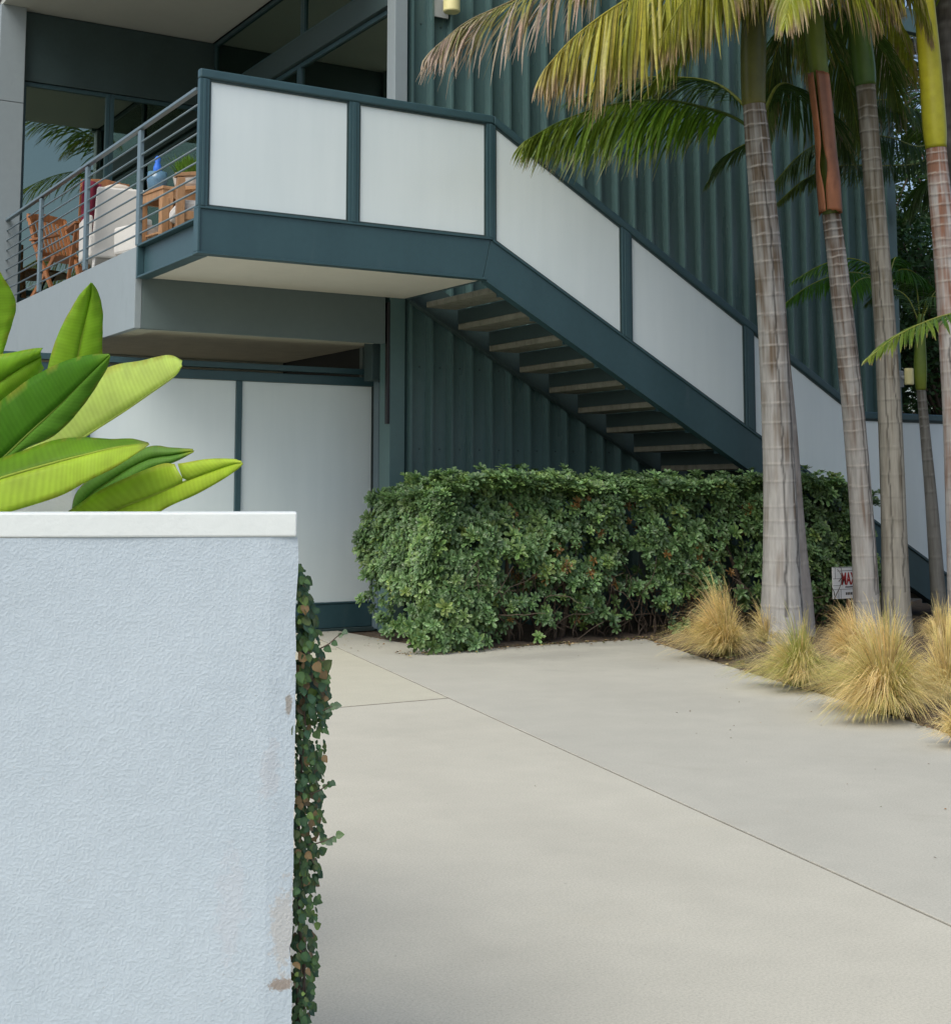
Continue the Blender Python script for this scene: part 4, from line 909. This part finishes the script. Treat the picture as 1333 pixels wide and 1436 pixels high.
crown(P2, cr2+Vector((0, 0, .35)), 8, 2.2, 302, skip=((-.6, -1, 0),))
# 3: green crownshaft
b0 = A(1257, 893, 9.3); b0.z = 0
P3 = palm('palm with blotched bark and dark green shaft behind the largest grass tuft', b0)
pth = [Vector((b0.x, b0.y, -.05)), A(1256, 845, 9.3), A(1253, 740, 9.3), A(1248, 600, 9.3), A(1240, 450, 9.3), A(1228, 300, 9.3), A(1219, 190, 9.3), A(1213, 118, 9.3)]
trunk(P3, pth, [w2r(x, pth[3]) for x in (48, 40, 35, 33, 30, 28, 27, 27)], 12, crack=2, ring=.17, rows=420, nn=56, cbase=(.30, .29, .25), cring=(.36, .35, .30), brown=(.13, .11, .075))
shaft(P3, [A(1213, 120, 9.3), A(1210, 90, 9.3), A(1203, 30, 9.3), A(1198, -40, 9.3), A(1195, -110, 9.3)], [w2r(x, pth[3]) for x in (30, 33, 31, 28, 16)], (.05, .11, .02), (.12, .20, .03))
cr3 = A(1197, -80, 9.3)
frond(P3, [cr3, A(1130, -85, 9.3), A(1050, -70, 9.15), A(970, -25, 9.0), A(905, 32, 8.9), A(862, 84, 8.85)], .85, 104, (.36, .40, .04), (.38, .38, .06), dry=.2, hang=.9, fwd=.25, out=.38, width=.036, seed=421, stiff=.45, pmin=.8)
frond(P3, [cr3, A(1230, -85, 9.0), A(1262, -60, 8.9), A(1290, -10, 8.8), A(1305, 50, 8.75)], .6, 70, (.28, .34, .035), YG, dry=.25, hang=.8, fwd=.3, out=.4, width=.032, seed=422, stiff=.45, pmin=.7)
frond(P3, [cr3, A(1140, -120, 9.1), A(1060, -112, 8.9), A(980, -72, 8.7), A(905, -18, 8.55), A(848, 18, 8.45), A(800, 56, 8.4), A(764, 96, 8.35)], 1.02, 132, YG, (.40, .31, .10), dry=.24, hang=1.0, fwd=.16, out=.30, width=.040, single=True, seed=21, stiff=.42, start=.04, pmin=.85, rc=(.44, .40, .06))
for k, q in enumerate(([(1230, -150, 9.6), (1270, -160, 9.8), (1320, -110, 10.0)], [(1170, -160, 9.0), (1130, -180, 8.8), (1080, -150, 8.6)], [(1200, -180, 10.0), (1210, -220, 10.6), (1225, -180, 11.2)])):
    frond(P3, [cr3]+[A(*x) for x in q], .7, 50, GR, YG, dry=.2, hang=.5, seed=60+k)
crown(P3, cr3+Vector((0, 0, .35)), 8, 2.3, 303, skip=((-.6, -1, 0),))
# 4: thin palm
b0 = A(1319, 870, 10.15); b0.z = 0
P4 = palm('thin dark palm with a green shaft beside the far lamp', b0)
pth = [Vector((b0.x, b0.y, -.05)), A(1315, 830, 10.15), A(1306, 710, 10.15), A(1297, 610, 10.15), A(1291, 545, 10.15)]
trunk(P4, pth, [w2r(x, pth[2]) for x in (26, 21, 17, 14, 13)], 15, crack=0, ring=.13, cbase=(.23, .23, .21), cring=(.3, .3, .27), brown=(.12, .11, .09))
shaft(P4, [A(1291, 547, 10.15), A(1290, 520, 10.15), A(1290, 470, 10.15), A(1291, 440, 10.15)], [w2r(x, pth[2]) for x in (14, 18, 14, 8)], (.16, .20, .02), (.10, .19, .03))
c4 = A(1290, 455, 10.15)
for k, q in enumerate(([(1270, 415, 10.3), (1240, 405, 10.5), (1215, 425, 10.6)], [(1310, 410, 10.3), (1335, 400, 10.5), (1365, 425, 10.6)], [(1285, 405, 10.6), (1278, 385, 11.0), (1272, 400, 11.4)], [(1300, 420, 9.9), (1320, 420, 9.7), (1340, 450, 9.6)])):
    frond(P4, [c4]+[A(*x) for x in q], .30, 40, DG, (.07, .14, .03), dry=.0, hang=.4, width=.018, seed=70+k, rach=.008)
# 5: yellow crownshaft at the right
b0 = A(1352, 905, 8.9); b0.z = 0
P5 = palm('palm with a bright yellow shaft cut by the right edge', b0)
pth = [Vector((b0.x, b0.y, -.05)), A(1350, 840, 8.9), A(1345, 700, 8.9), A(1338, 540, 8.9), A(1327, 380, 8.9), A(1318, 280, 8.9), A(1312, 205, 8.9)]
trunk(P5, pth, [w2r(x, pth[3]) for x in (46, 42, 38, 36, 33, 31, 28)], 18, crack=1, ring=.12, rows=380, nn=56, cbase=(.40, .39, .38), brown=(.24, .13, .09), pale=-.05)
shaft(P5, [A(1312, 208, 8.9), A(1310, 180, 8.9), A(1305, 110, 8.9), A(1299, 40, 8.9), A(1294, -30, 8.9), A(1292, -90, 8.9)], [w2r(x, pth[3]) for x in (29, 33, 32, 30, 24, 12)], (.33, .33, .02), (.42, .38, .02))
c5 = A(1293, -50, 8.9)
for k, q in enumerate(([(1330, -90, 8.7), (1370, -80, 8.5), (1410, -20, 8.4)], [(1270, -120, 9.2), (1240, -150, 9.4), (1200, -130, 9.6)], [(1300, -140, 9.3), (1310, -180, 9.8), (1320, -150, 10.4)], [(1265, -70, 9.2), (1245, -40, 9.6), (1235, 20, 10.0)], [(1310, -50, 9.4), (1330, -10, 9.8), (1345, 50, 10.1)])):
    frond(P5, [c5]+[A(*x) for x in q], .6, 46, GR, YG, dry=.25, hang=.55, seed=80+k)
crown(P5, c5+Vector((0, 0, .4)), 8, 2.3, 305, skip=((-.6, -1, 0),))
# 6: dark trunk behind it
b0 = A(1360, 890, 9.9); b0.z = 0
P6 = palm('dark shaded palm trunk behind the yellow shaft in the top right corner', b0)
pth = [Vector((b0.x, b0.y, -.05)), A(1358, 800, 9.9), A(1352, 560, 9.9), A(1342, 330, 9.9), A(1333, 150, 9.9), A(1326, -40, 9.9)]
trunk(P6, pth, [w2r(x, pth[3]) for x in (40, 36, 34, 33, 32, 32)], 22, crack=0, ring=.13, cbase=(.16, .155, .15), cring=(.21, .2, .19), brown=(.10, .09, .08))
shaft(P6, [A(1326, -42, 9.9), A(1322, -100, 9.9), A(1318, -160, 9.9)], [w2r(x, pth[3]) for x in (34, 34, 16)], (.10, .15, .03), (.10, .17, .03))
for k, q in enumerate(([(1290, -200, 10.1), (1250, -190, 10.3), (1215, -130, 10.5)], [(1350, -210, 9.7), (1390, -200, 9.5), (1430, -140, 9.3)], [(1325, -230, 10.5), (1330, -250, 11.0), (1340, -220, 11.6)])):
    frond(P6, [A(1318, -150, 9.9)]+[A(*x) for x in q], .7, 46, GR, YG, dry=.2, hang=.5, seed=90+k)
crown(P6, A(1318, -150, 9.9)+Vector((0, 0, .2)), 8, 2.3, 306)
# 7: shaded young palm between trunk and cladding, its fronds hanging grey and green
b0 = A(1246, 850, 11.2); b0.z = 0
P7 = palm('young palm with bright green low fronds between the trunks and the cladding', b0)
pth = [Vector((b0.x, b0.y, -.05)), A(1246, 760, 11.0), A(1246, 600, 11.0), A(1245, 440, 11.0)]
b0.y = 11.0
trunk(P7, pth, [w2r(x, pth[2]) for x in (14, 12, 10, 9)], 25, crack=0, ring=.1, cbase=(.2, .2, .18))
shaft(P7, [A(1245, 442, 11.0), A(1244, 420, 11.0), A(1243, 392, 11.0)], [w2r(x, pth[2]) for x in (10, 13, 7)], (.10, .18, .03), (.10, .18, .03))
c7 = A(1243, 402, 11.0)
for k, (q, L) in enumerate((([(1215, 385, 10.8), (1180, 383, 10.6), (1135, 400, 10.45), (1097, 428, 10.35)], .36), ([(1225, 375, 11.1), (1190, 362, 11.2), (1150, 372, 11.3), (1110, 395, 11.4)], .30), ([(1225, 390, 10.5), (1205, 392, 10.2), (1190, 410, 10.0), (1182, 440, 9.9)], .30),
                            ([(1265, 385, 11.1), (1290, 390, 11.2), (1315, 418, 11.3)], .3), ([(1250, 375, 11.4), (1256, 360, 11.6), (1262, 372, 11.75)], .3), ([(1258, 380, 10.8), (1278, 380, 10.6), (1300, 400, 10.5)], .3))):
    frond(P7, [c7]+[A(*x) for x in q], L, 56, (.045, .15, .012), (.07, .20, .015), dry=.0, hang=.55, fwd=.6, out=.55, width=.022, seed=100+k, rach=.01, stiff=.5)
# 8: near young palm reaching in from beyond the right edge
b0 = A(1420, 930, 8.2); b0.z = 0
P8 = palm('low palm frond with yellow tips reaching in from the right edge', b0)
pth = [Vector((b0.x, b0.y, -.05)), A(1418, 800, 8.2), A(1414, 620, 8.2), A(1410, 500, 8.2)]
trunk(P8, pth, [w2r(x, pth[2]) for x in (40, 34, 30, 28)], 28, crack=0)
shaft(P8, [A(1410, 502, 8.2), A(1409, 470, 8.2), A(1407, 425, 8.2)], [w2r(x, pth[2]) for x in (28, 32, 14)], (.12, .2, .03), (.12, .2, .03))
c8 = A(1407, 445, 8.2)
frond(P8, [c8, A(1375, 430, 8.05), A(1340, 438, 7.9), A(1300, 450, 7.8), A(1255, 472, 7.75), A(1218, 502, 7.7)], .40, 48, (.06, .14, .022), (.20, .25, .03), dry=.12, hang=.32, fwd=.75, out=.62, width=.03, single=True, seed=110, rach=.014, stiff=.7, tiptone=(.34, .24, .12), rc=(.30, .32, .07))
for k, q in enumerate(([(1440, 410, 8.1), (1470, 400, 8.0), (1510, 430, 7.9)], [(1410, 400, 8.6), (1412, 385, 9.0), (1415, 400, 9.4)], [(1405, 410, 7.8), (1402, 400, 7.3), (1400, 430, 6.9)])):
    frond(P8, [c8]+[A(*x) for x in q], .40, 44, (.06, .14, .022), (.16, .22, .03), dry=.1, hang=.35, seed=111+k, rach=.014)
# 9: tall shaded palm behind, whose grey fronds hang between the trunks
b0 = A(1345, 860, 11.3); b0.z = 0
P9 = palm('shaded palm with drooping grey green fronds between the trunks at upper right', b0)
pth = [Vector((b0.x, b0.y, -.05)), A(1343, 700, 11.3), A(1337, 450, 11.3), A(1330, 260, 11.3)]
trunk(P9, pth, [w2r(x, pth[2]) for x in (26, 22, 20, 19)], 33, crack=0, cbase=(.2, .2, .18))
shaft(P9, [A(1330, 262, 11.3), A(1327, 220, 11.3), A(1323, 165, 11.3)], [w2r(x, pth[2]) for x in (20, 24, 10)], (.08, .13, .03), (.08, .13, .03))
c9 = A(1323, 185, 11.3)
for k, (q, L, ca, cb_, dr) in enumerate((([(1290, 205, 11.1), (1245, 192, 10.9), (1190, 188, 10.7), (1130, 210, 10.6), (1080, 262, 10.5)], .55, DG, (.09, .13, .04), .1), ([(1295, 225, 11.0), (1240, 232, 10.8), (1180, 232, 10.6), (1130, 250, 10.5), (1092, 282, 10.4)], .32, (.05, .10, .03), (.12, .17, .03), .05),
        ([(1300, 110, 11.2), (1285, 55, 11.0), (1250, 55, 10.9), (1205, 85, 10.8), (1160, 140, 10.7)], .6, (.10, .12, .07), GY, .75), ([(1315, 130, 11.6), (1300, 95, 11.8), (1270, 90, 11.9), (1235, 120, 11.95)], .5, DG, (.08, .14, .03), .1),
        ([(1310, 240, 11.5), (1290, 260, 11.7), (1270, 300, 11.8)], .4, DG, (.06, .12, .03), .05), ([(1350, 130, 11.4), (1380, 120, 11.5), (1420, 170, 11.6)], .5, DG, (.08, .14, .03), .1), ([(1290, 160, 10.9), (1250, 140, 10.6), (1200, 150, 10.4), (1150, 200, 10.3)], .5, DG, (.10, .14, .05), .2), ([(1310, 185, 11.8), (1290, 170, 12.6), (1280, 190, 13.4)], .5, (.07, .14, .03), (.12, .2, .04), .05))):
    frond(P9, [c9]+[A(*x) for x in q], L*1.3, 92, ca, cb_, dry=dr, hang=.6, fwd=.6, out=.5, width=.022, seed=120+k, rach=.012, stiff=.5, tiptone=(.26, .22, .19))

# ------------------------------------------------------------------ sign in the hedge
sg = at(1160, 816, 10.0); SG = thing('yard_sign', 'small white yard sign with red capitals beside the brown-sheathed palm trunk', 'sign', (sg.x, 9.95, 0))
y = 9.93
pbox('board', WHITEW, SG, sg.x+.0, sg.x+.44, y, y+.012, sg.z-.16, sg.z+.14, .002)
SIGNBLK = simple('sign_black_print', (.03, .03, .03), .6); SIGNRED = simple('sign_red_print', (.36, .022, .02), .6)
b = MB(); x0, z0 = sg.x, sg.z
for (a, b1, c, d) in ((.0, .44, .135, .138), (.06, .38, .102, .106), (.0, .10, .03, .033), (.0, .10, -.035, -.032), (.0, .44, -.072, -.069), (.03, .033, .033, .138), (.07, .073, -.158, -.072), (.10, .103, -.158, -.072), (.105, .108, -.03, .10)): b.box(x0+a, x0+b1, y-.002, y-.0004, z0+c, z0+d)
build(b, 'printed_lines', SIGNBLK, SG)
def text(body, x, z, h, mat, nm, sx=.62):
    cu = bpy.data.curves.new(nm, 'FONT'); cu.body = body; cu.size = h*1.38; cu.offset = .0045 if h > .05 else .001; cu.extrude = .001
    tmp = bpy.data.objects.new(nm, cu); COL.objects.link(tmp); dg = bpy.context.evaluated_depsgraph_get(); me = bpy.data.meshes.new_from_object(tmp.evaluated_get(dg)); bpy.data.objects.remove(tmp)
    o = link(nm, me, mat, SG); o.location = Vector((x, y-.003, z))-SG.location; o.rotation_euler = (R(90), 0, 0); o.scale = (sx, 1, 1); return o
text('MAX', x0+.108, z0-.025, .115, SIGNRED, 'lettering', .55)
b = MB(); b.box(x0+.16, x0+.26, y-.002, y-.0004, z0-.055, z0-.045)
for k in range(6): b.box(x0+.165+.022*k, x0+.18+.022*k, y-.002, y-.0004, z0-.125, z0-.10)
build(b, 'small_print', SIGNBLK, SG)
b = MB(); b.box(x0+.20, x0+.235, y+.014, y+.03, -.05, z0+.1); build(b, 'stake', WOODL, SG)

# ------------------------------------------------------------------ terrace furniture (floor at 3.47)
FZ = 3.47
def furn(name, label, cat, loc, rz): 
    o = thing(name, label, cat, loc); o.rotation_euler.z = rz; return o
def lp(o, name, mat, fn, bevel=.004, smooth=False):
    b = MB(); fn(b); return link(name, b.mesh(name), mat, o, smooth, bevel)
def slat_chair(label, loc, rz, hb=.95):
    c = furn('slatted_chair', label, 'chair', loc, rz)
    for s in (-1, 1):
        lp(c, 'leg', WOOD, lambda b: b.bar((s*.25, .22, 0), (s*.25, -.20, .64), .035, .045)); lp(c, 'leg', WOOD, lambda b: b.bar((s*.215, -.26, 0), (s*.215, .17, .45), .03, .045))
        lp(c, 'back_stile', WOOD, lambda b: b.bar((s*.215, -.12, .40), (s*.235, -.33, hb), .035, .045)); lp(c, 'armrest', WOOD, lambda b: b.box(s*.25-.03, s*.25+.03, -.24, .25, .64, .665))
    lp(c, 'top_rail', WOOD, lambda b: [b.bar((-.25+.1*k, -.33-.02*math.cos((k-2)*.6), hb-.02+.012*(2-abs(k-2.0))), (-.15+.1*k, -.33-.02*math.cos((k-1.5)*.6), hb-.02+.012*(2-abs(k-1.5))), .03, .085) for k in range(5)])
    lp(c, 'lower_rail', WOOD, lambda b: b.bar((-.21, -.155, .50), (.21, -.155, .50), .025, .05))
    for k in range(8):
        x = -.178+.051*k; lp(c, 'slat', WOOD, lambda b: b.bar((x, -.16, .52), (x*1.08, -.325, hb-.05), .034, .014), .002)
    for k in range(7): lp(c, 'seat_slat', WOOD, lambda b: b.box(-.22, .22, -.17+.06*k, -.125+.06*k, .43, .45), .002)
    return c
slat_chair('slatted teak folding chair at the round table, farthest along the railing', (4.20, 15.75, FZ), R(200))
slat_chair('slatted teak chair with a curved top rail behind the white armchair', (4.29, 14.78, FZ), R(-4), 1.06)
tb = furn('round_table', 'round teak table with dark metal legs behind the railing', 'table', (4.62, 15.35, FZ), 0)
lp(tb, 'table_top', WOOD, lambda b: b.tube([(0, 0, .71), (0, 0, .74)], .48, 40))
for k in range(4):
    a = R(45+90*k); lp(tb, 'leg', BLACKM, lambda b: b.tube(spline([(math.cos(a)*.38, math.sin(a)*.38, 0), (math.cos(a)*.22, math.sin(a)*.22, .40), (math.cos(a)*.36, math.sin(a)*.36, .71)], 10), .014, 8), 0, True)
lp(tb, 'ring', BLACKM, lambda b: b.tube([(math.cos(R(10*k))*.23, math.sin(R(10*k))*.23, .42) for k in range(37)], .009, 6), 0, True)
th_ = furn('throw', 'crimson throw hanging over the teak chair back', 'blanket', (4.13, 14.40, FZ), 0)
def thr(b):
    vs = []; nn = 14
    for i in range(nn):
        for j in range(10): 
            u = i/(nn-1); v = j/9; vs.append((-.13+.20*v, -.06+.12*u*(1-u)+.025*math.sin(v*9+u*2)+(-.05*u), 1.04-.62*u+.01*math.sin(v*5)))
    b.add(vs, [(i*10+j, i*10+j+1, (i+1)*10+j+1, (i+1)*10+j) for i in range(nn-1) for j in range(9)])
o = lp(th_, 'cloth', REDF, thr, 0, True); sd = o.modifiers.new('thick', 'SOLIDIFY'); sd.thickness = .012
ac = furn('armchair', 'white upholstered armchair turned with its back to the railing', 'armchair', (4.26, 14.02, FZ), R(-8))
def shell(b):
    # tapered back seen from outside, curved seat, two arms
    nn = 9; vs = []
    for k in range(nn):
        u = k/(nn-1); z = .17+.70*u; w = .27-.035*u; yb = -.25-.08*u
        vs += [(-w, yb, z), (w, yb, z), (w, yb+.07, z), (-w, yb+.07, z)]
    b.add(vs, [(4*k+i, 4*k+(i+1) % 4, 4*k+4+(i+1) % 4, 4*k+4+i) for k in range(nn-1) for i in range(4)]+[(3, 2, 1, 0), tuple(4*(nn-1)+i for i in range(4))])
    b.box(-.29, .29, -.26, .28, .17, .40)
lp(ac, 'shell', WHITEF, shell, .02, False)
for s in (-1, 1): lp(ac, 'arm', WHITEF, lambda b: b.prism([(s*.292-.03, .18), (s*.292+.03, .18), (s*.292+.035, .60), (s*.292-.035, .60)], -.22, .27), .02)
lp(ac, 'cushion', LINEN, lambda b: b.tube(spline([(-.2, -.14, .86), (0, -.16, .9), (.2, -.14, .85)], 9), [.01, .03, .04, .045, .045, .045, .04, .03, .01], 12), 0, True)
for s in (-1, 1):
    for q in (-1, 1): lp(ac, 'leg', WHITEF if q < 0 else WOODL, lambda b: b.bar((s*.25, q*.25, 0), (s*.23, q*.22, .18), .03, .03))
st = furn('side_table', 'square pale teak side table holding a blue bottle and potted plant', 'table', (4.52, 13.02, FZ), R(8))
lp(st, 'table_top', WOODL, lambda b: [b.box(-.25+.1*k, -.155+.1*k, -.25, .25, .70, .73) for k in range(5)])
lp(st, 'apron', WOODL, lambda b: [b.box(-.24, .24, -.24, -.215, .62, .70), b.box(-.24, .24, .215, .24, .62, .70), b.box(-.24, -.215, -.214, .214, .62, .70), b.box(.215, .24, -.214, .214, .62, .70)])
for s in (-1, 1):
    for q in (-1, 1): lp(st, 'leg', WOODL, lambda b: b.box(s*.22-.035, s*.22+.035, q*.22-.035, q*.22+.035, 0, .62))
lp(st, 'lower_shelf', WOODL, lambda b: b.box(-.2, .2, -.2, .2, .30, .32))
bo = furn('bottle', 'bright blue bottle standing in a smoky glass vase on the side table', 'bottle', (4.38, 13.12, FZ+.731), 0)
lp(bo, 'bottle_body', BLUE, lambda b: b.tube([(0, 0, .15), (0, 0, .25), (0, 0, .30), (0, 0, .34), (0, 0, .365)], [.042, .042, .024, .032, .012], 16), .0, True)
lp(bo, 'vase', BLUEG, lambda b: b.tube([(0, 0, 0), (0, 0, .03), (0, 0, .12), (0, 0, .20)], [.07, .085, .10, .095], 20), .0, True)
pt = furn('potted_plant', 'low green plant in a pale stone pot on the side table', 'plant', (4.62, 12.92, FZ+.731), 0)
lp(pt, 'pot', POT, lambda b: b.tube([(0, 0, 0), (0, 0, .06), (0, 0, .15), (0, 0, .155)], [.09, .13, .15, .14], 24), .004)
def pl(b):
    r = random.Random(4)
    for k in range(260):
        a = r.uniform(0, 6.28); q = r.random(); p = Vector((math.cos(a)*.10*q, math.sin(a)*.10*q, .15)); d = Vector((math.cos(a)*q, math.sin(a)*q, 1.1)).normalized(); s = Vector((-math.sin(a), math.cos(a), 0)); L = r.uniform(.1, .24)
        c = jit((.12, .24, .03), r, .3); b.add([p-s*.004, p+s*.004, p+d*L*.6+s*.008, p+d*L*.6-s*.008, p+d*L], [(0, 1, 2, 3), (3, 2, 4)], [c]*5)
lp(pt, 'foliage', LEAFT, pl, 0)['kind'] = 'stuff'
lc = furn('lounge_chair', 'pale teak lounge chair with cushions beside the landing corner post', 'chair', (4.62, 12.42, FZ), R(80))
for s in (-1, 1):
    lp(lc, 'leg', WOODL, lambda b: b.box(s*.33-.045, s*.33+.045, .26, .33, 0, .68)); lp(lc, 'leg', WOODL, lambda b: b.bar((s*.33, -.36, 0), (s*.33, -.40, .95), .08, .07))
    lp(lc, 'armrest', WOODL, lambda b: b.bar((s*.33, -.40, .80), (s*.33, .35, .70), .09, .035)); lp(lc, 'side_rail', WOODL, lambda b: b.box(s*.33-.025, s*.33+.025, -.34, .26, .30, .38))
lp(lc, 'back_rail', WOODL, lambda b: b.box(-.29, .29, -.425, -.38, .86, .95)); lp(lc, 'seat_board', WOODL, lambda b: b.box(-.29, .29, -.35, .25, .33, .37))
lp(lc, 'seat_cushion', WHITEF, lambda b: b.box(-.29, .29, -.34, .30, .372, .50), .04)
lp(lc, 'back_cushion', LINEN, lambda b: b.box(-.29, .29, -.37, -.22, .51, .88), .05)
wc = furn('stool', 'low white upholstered stool between the side table and the armchair', 'stool', (4.34, 13.42, FZ), R(15))
lp(wc, 'seat', WHITEF, lambda b: b.box(-.2, .2, -.2, .2, .16, .44), .03)
for s in (-1, 1):
    for q in (-1, 1): lp(wc, 'leg', WOODL, lambda b: b.box(s*.16-.018, s*.16+.018, q*.16-.018, q*.16+.018, 0, .16))

# ------------------------------------------------------------------ trees beyond the end of the house
def tree(label, base, h, rad, seed, col):
    r = random.Random(seed); b0 = Vector(base); Tn = thing('tree', label, 'tree', b0, 'trees beyond the house')
    b = MB(); b.tube(spline([b0, b0+Vector((.1, 0, h*.3)), b0+Vector((-.1, .1, h*.6)), b0+Vector((0, 0, h*.85))], 12), [lerp(.14, .03, i/11) for i in range(12)], 9)
    cl = []
    for k in range(60):
        a = r.uniform(0, 6.28); q = r.uniform(.2, 1); z = h*r.uniform(.12, 1.0); w = rad*(1-.55*abs(z/h-.5)*1.6)
        c = b0+Vector((math.cos(a)*w*q, math.sin(a)*w*q, z)); cl.append(c)
        s = b0+Vector((0, 0, z*.7)); b.tube([s, s.lerp(c, .5)+Vector((0, 0, .1)), c], [.035, .022, .008], 5)
    build(b, 'trunk', BARKB, Tn, True); m = MB()
    for c in cl:
        rr = r.uniform(.35, .7); n = int(230*rr/.5); tone = r.uniform(.6, 1.3)
        for k in range(n):
            v = Vector((r.gauss(0, 1), r.gauss(0, 1), r.gauss(0, .8))); v = v.normalized()*(rr*r.random()**.45); p = c+v
            d = Vector((r.uniform(-1, 1), r.uniform(-1, 1), r.uniform(-.9, .4))).normalized(); s = d.orthogonal().normalized(); s = Matrix.Rotation(r.uniform(0, 6.28), 3, d) @ s; L = r.uniform(.07, .15); w = L*.24
            cc = jit(tuple(x*tone for x in col), r, .25); m.add([p, p+d*L*.5+s*w, p+d*L, p+d*L*.5-s*w], [(0, 1, 2, 3)], [cc]*4)
    tag(build(m, 'crown', LEAFT, Tn), kind='stuff')
tree('dense dark green tree close beyond the end of the cladding', (15.6, 13.3, 0), 5.2, 1.6, 201, (.035, .085, .03))
tree('broad dark tree filling the gap right of the cladding', (17.2, 16.2, 0), 8.2, 2.0, 204, (.045, .10, .035))
tree('taller mid green tree farther back beyond the house end', (18.2, 14.9, 0), 7.6, 2.1, 202, (.06, .12, .035))
tree('loose grey green tree at the far right behind the palms', (19.8, 13.2, 0), 6.4, 2.2, 203, (.07, .13, .06))

# ------------------------------------------------------------------ litter on the drive and in the bed
r = random.Random(77); m = MB()
def flake(p, s):
    a = r.uniform(0, 6.28); u = Vector((math.cos(a), math.sin(a), r.uniform(-.1, .3))); v = Vector((-math.sin(a), math.cos(a), r.uniform(-.1, .3))); c = jit(r.choice(((.25, .16, .07), (.14, .10, .06), (.36, .28, .14), (.10, .11, .04))), r, .3)
    m.add([p-u*s, p+v*s*.4+Vector((0, 0, s*.25)), p+u*s, p-v*s*.4], [(0, 1, 2, 3)], [c]*4)
for k in range(60):
    y_ = r.uniform(3.2, 10.3); x_ = bed_x(y_)-abs(r.gauss(0, .9)); flake(Vector((x_, y_, .004)), r.uniform(.004, .010))
for k in range(520):
    y_ = r.uniform(5.0, 10.3); x_ = bed_x(y_)+r.gauss(.03, .05); flake(Vector((x_, y_, .012 if x_ < bed_x(y_) else .04)), r.uniform(.008, .028))
for k in range(420):
    x_ = r.uniform(5.6, 8.3); flake(Vector((x_, 10.42+r.gauss(0, .09), .012)), r.uniform(.008, .025))
for k in range(90): flake(Vector((r.uniform(5.2, 6.4), r.uniform(10.8, 12.5), .006)), r.uniform(.006, .018))
tag(build(m, 'leaf_litter', LITTER), 'scattered dry leaf litter on the drive and along the bed edge', 'leaf litter', kind='stuff')
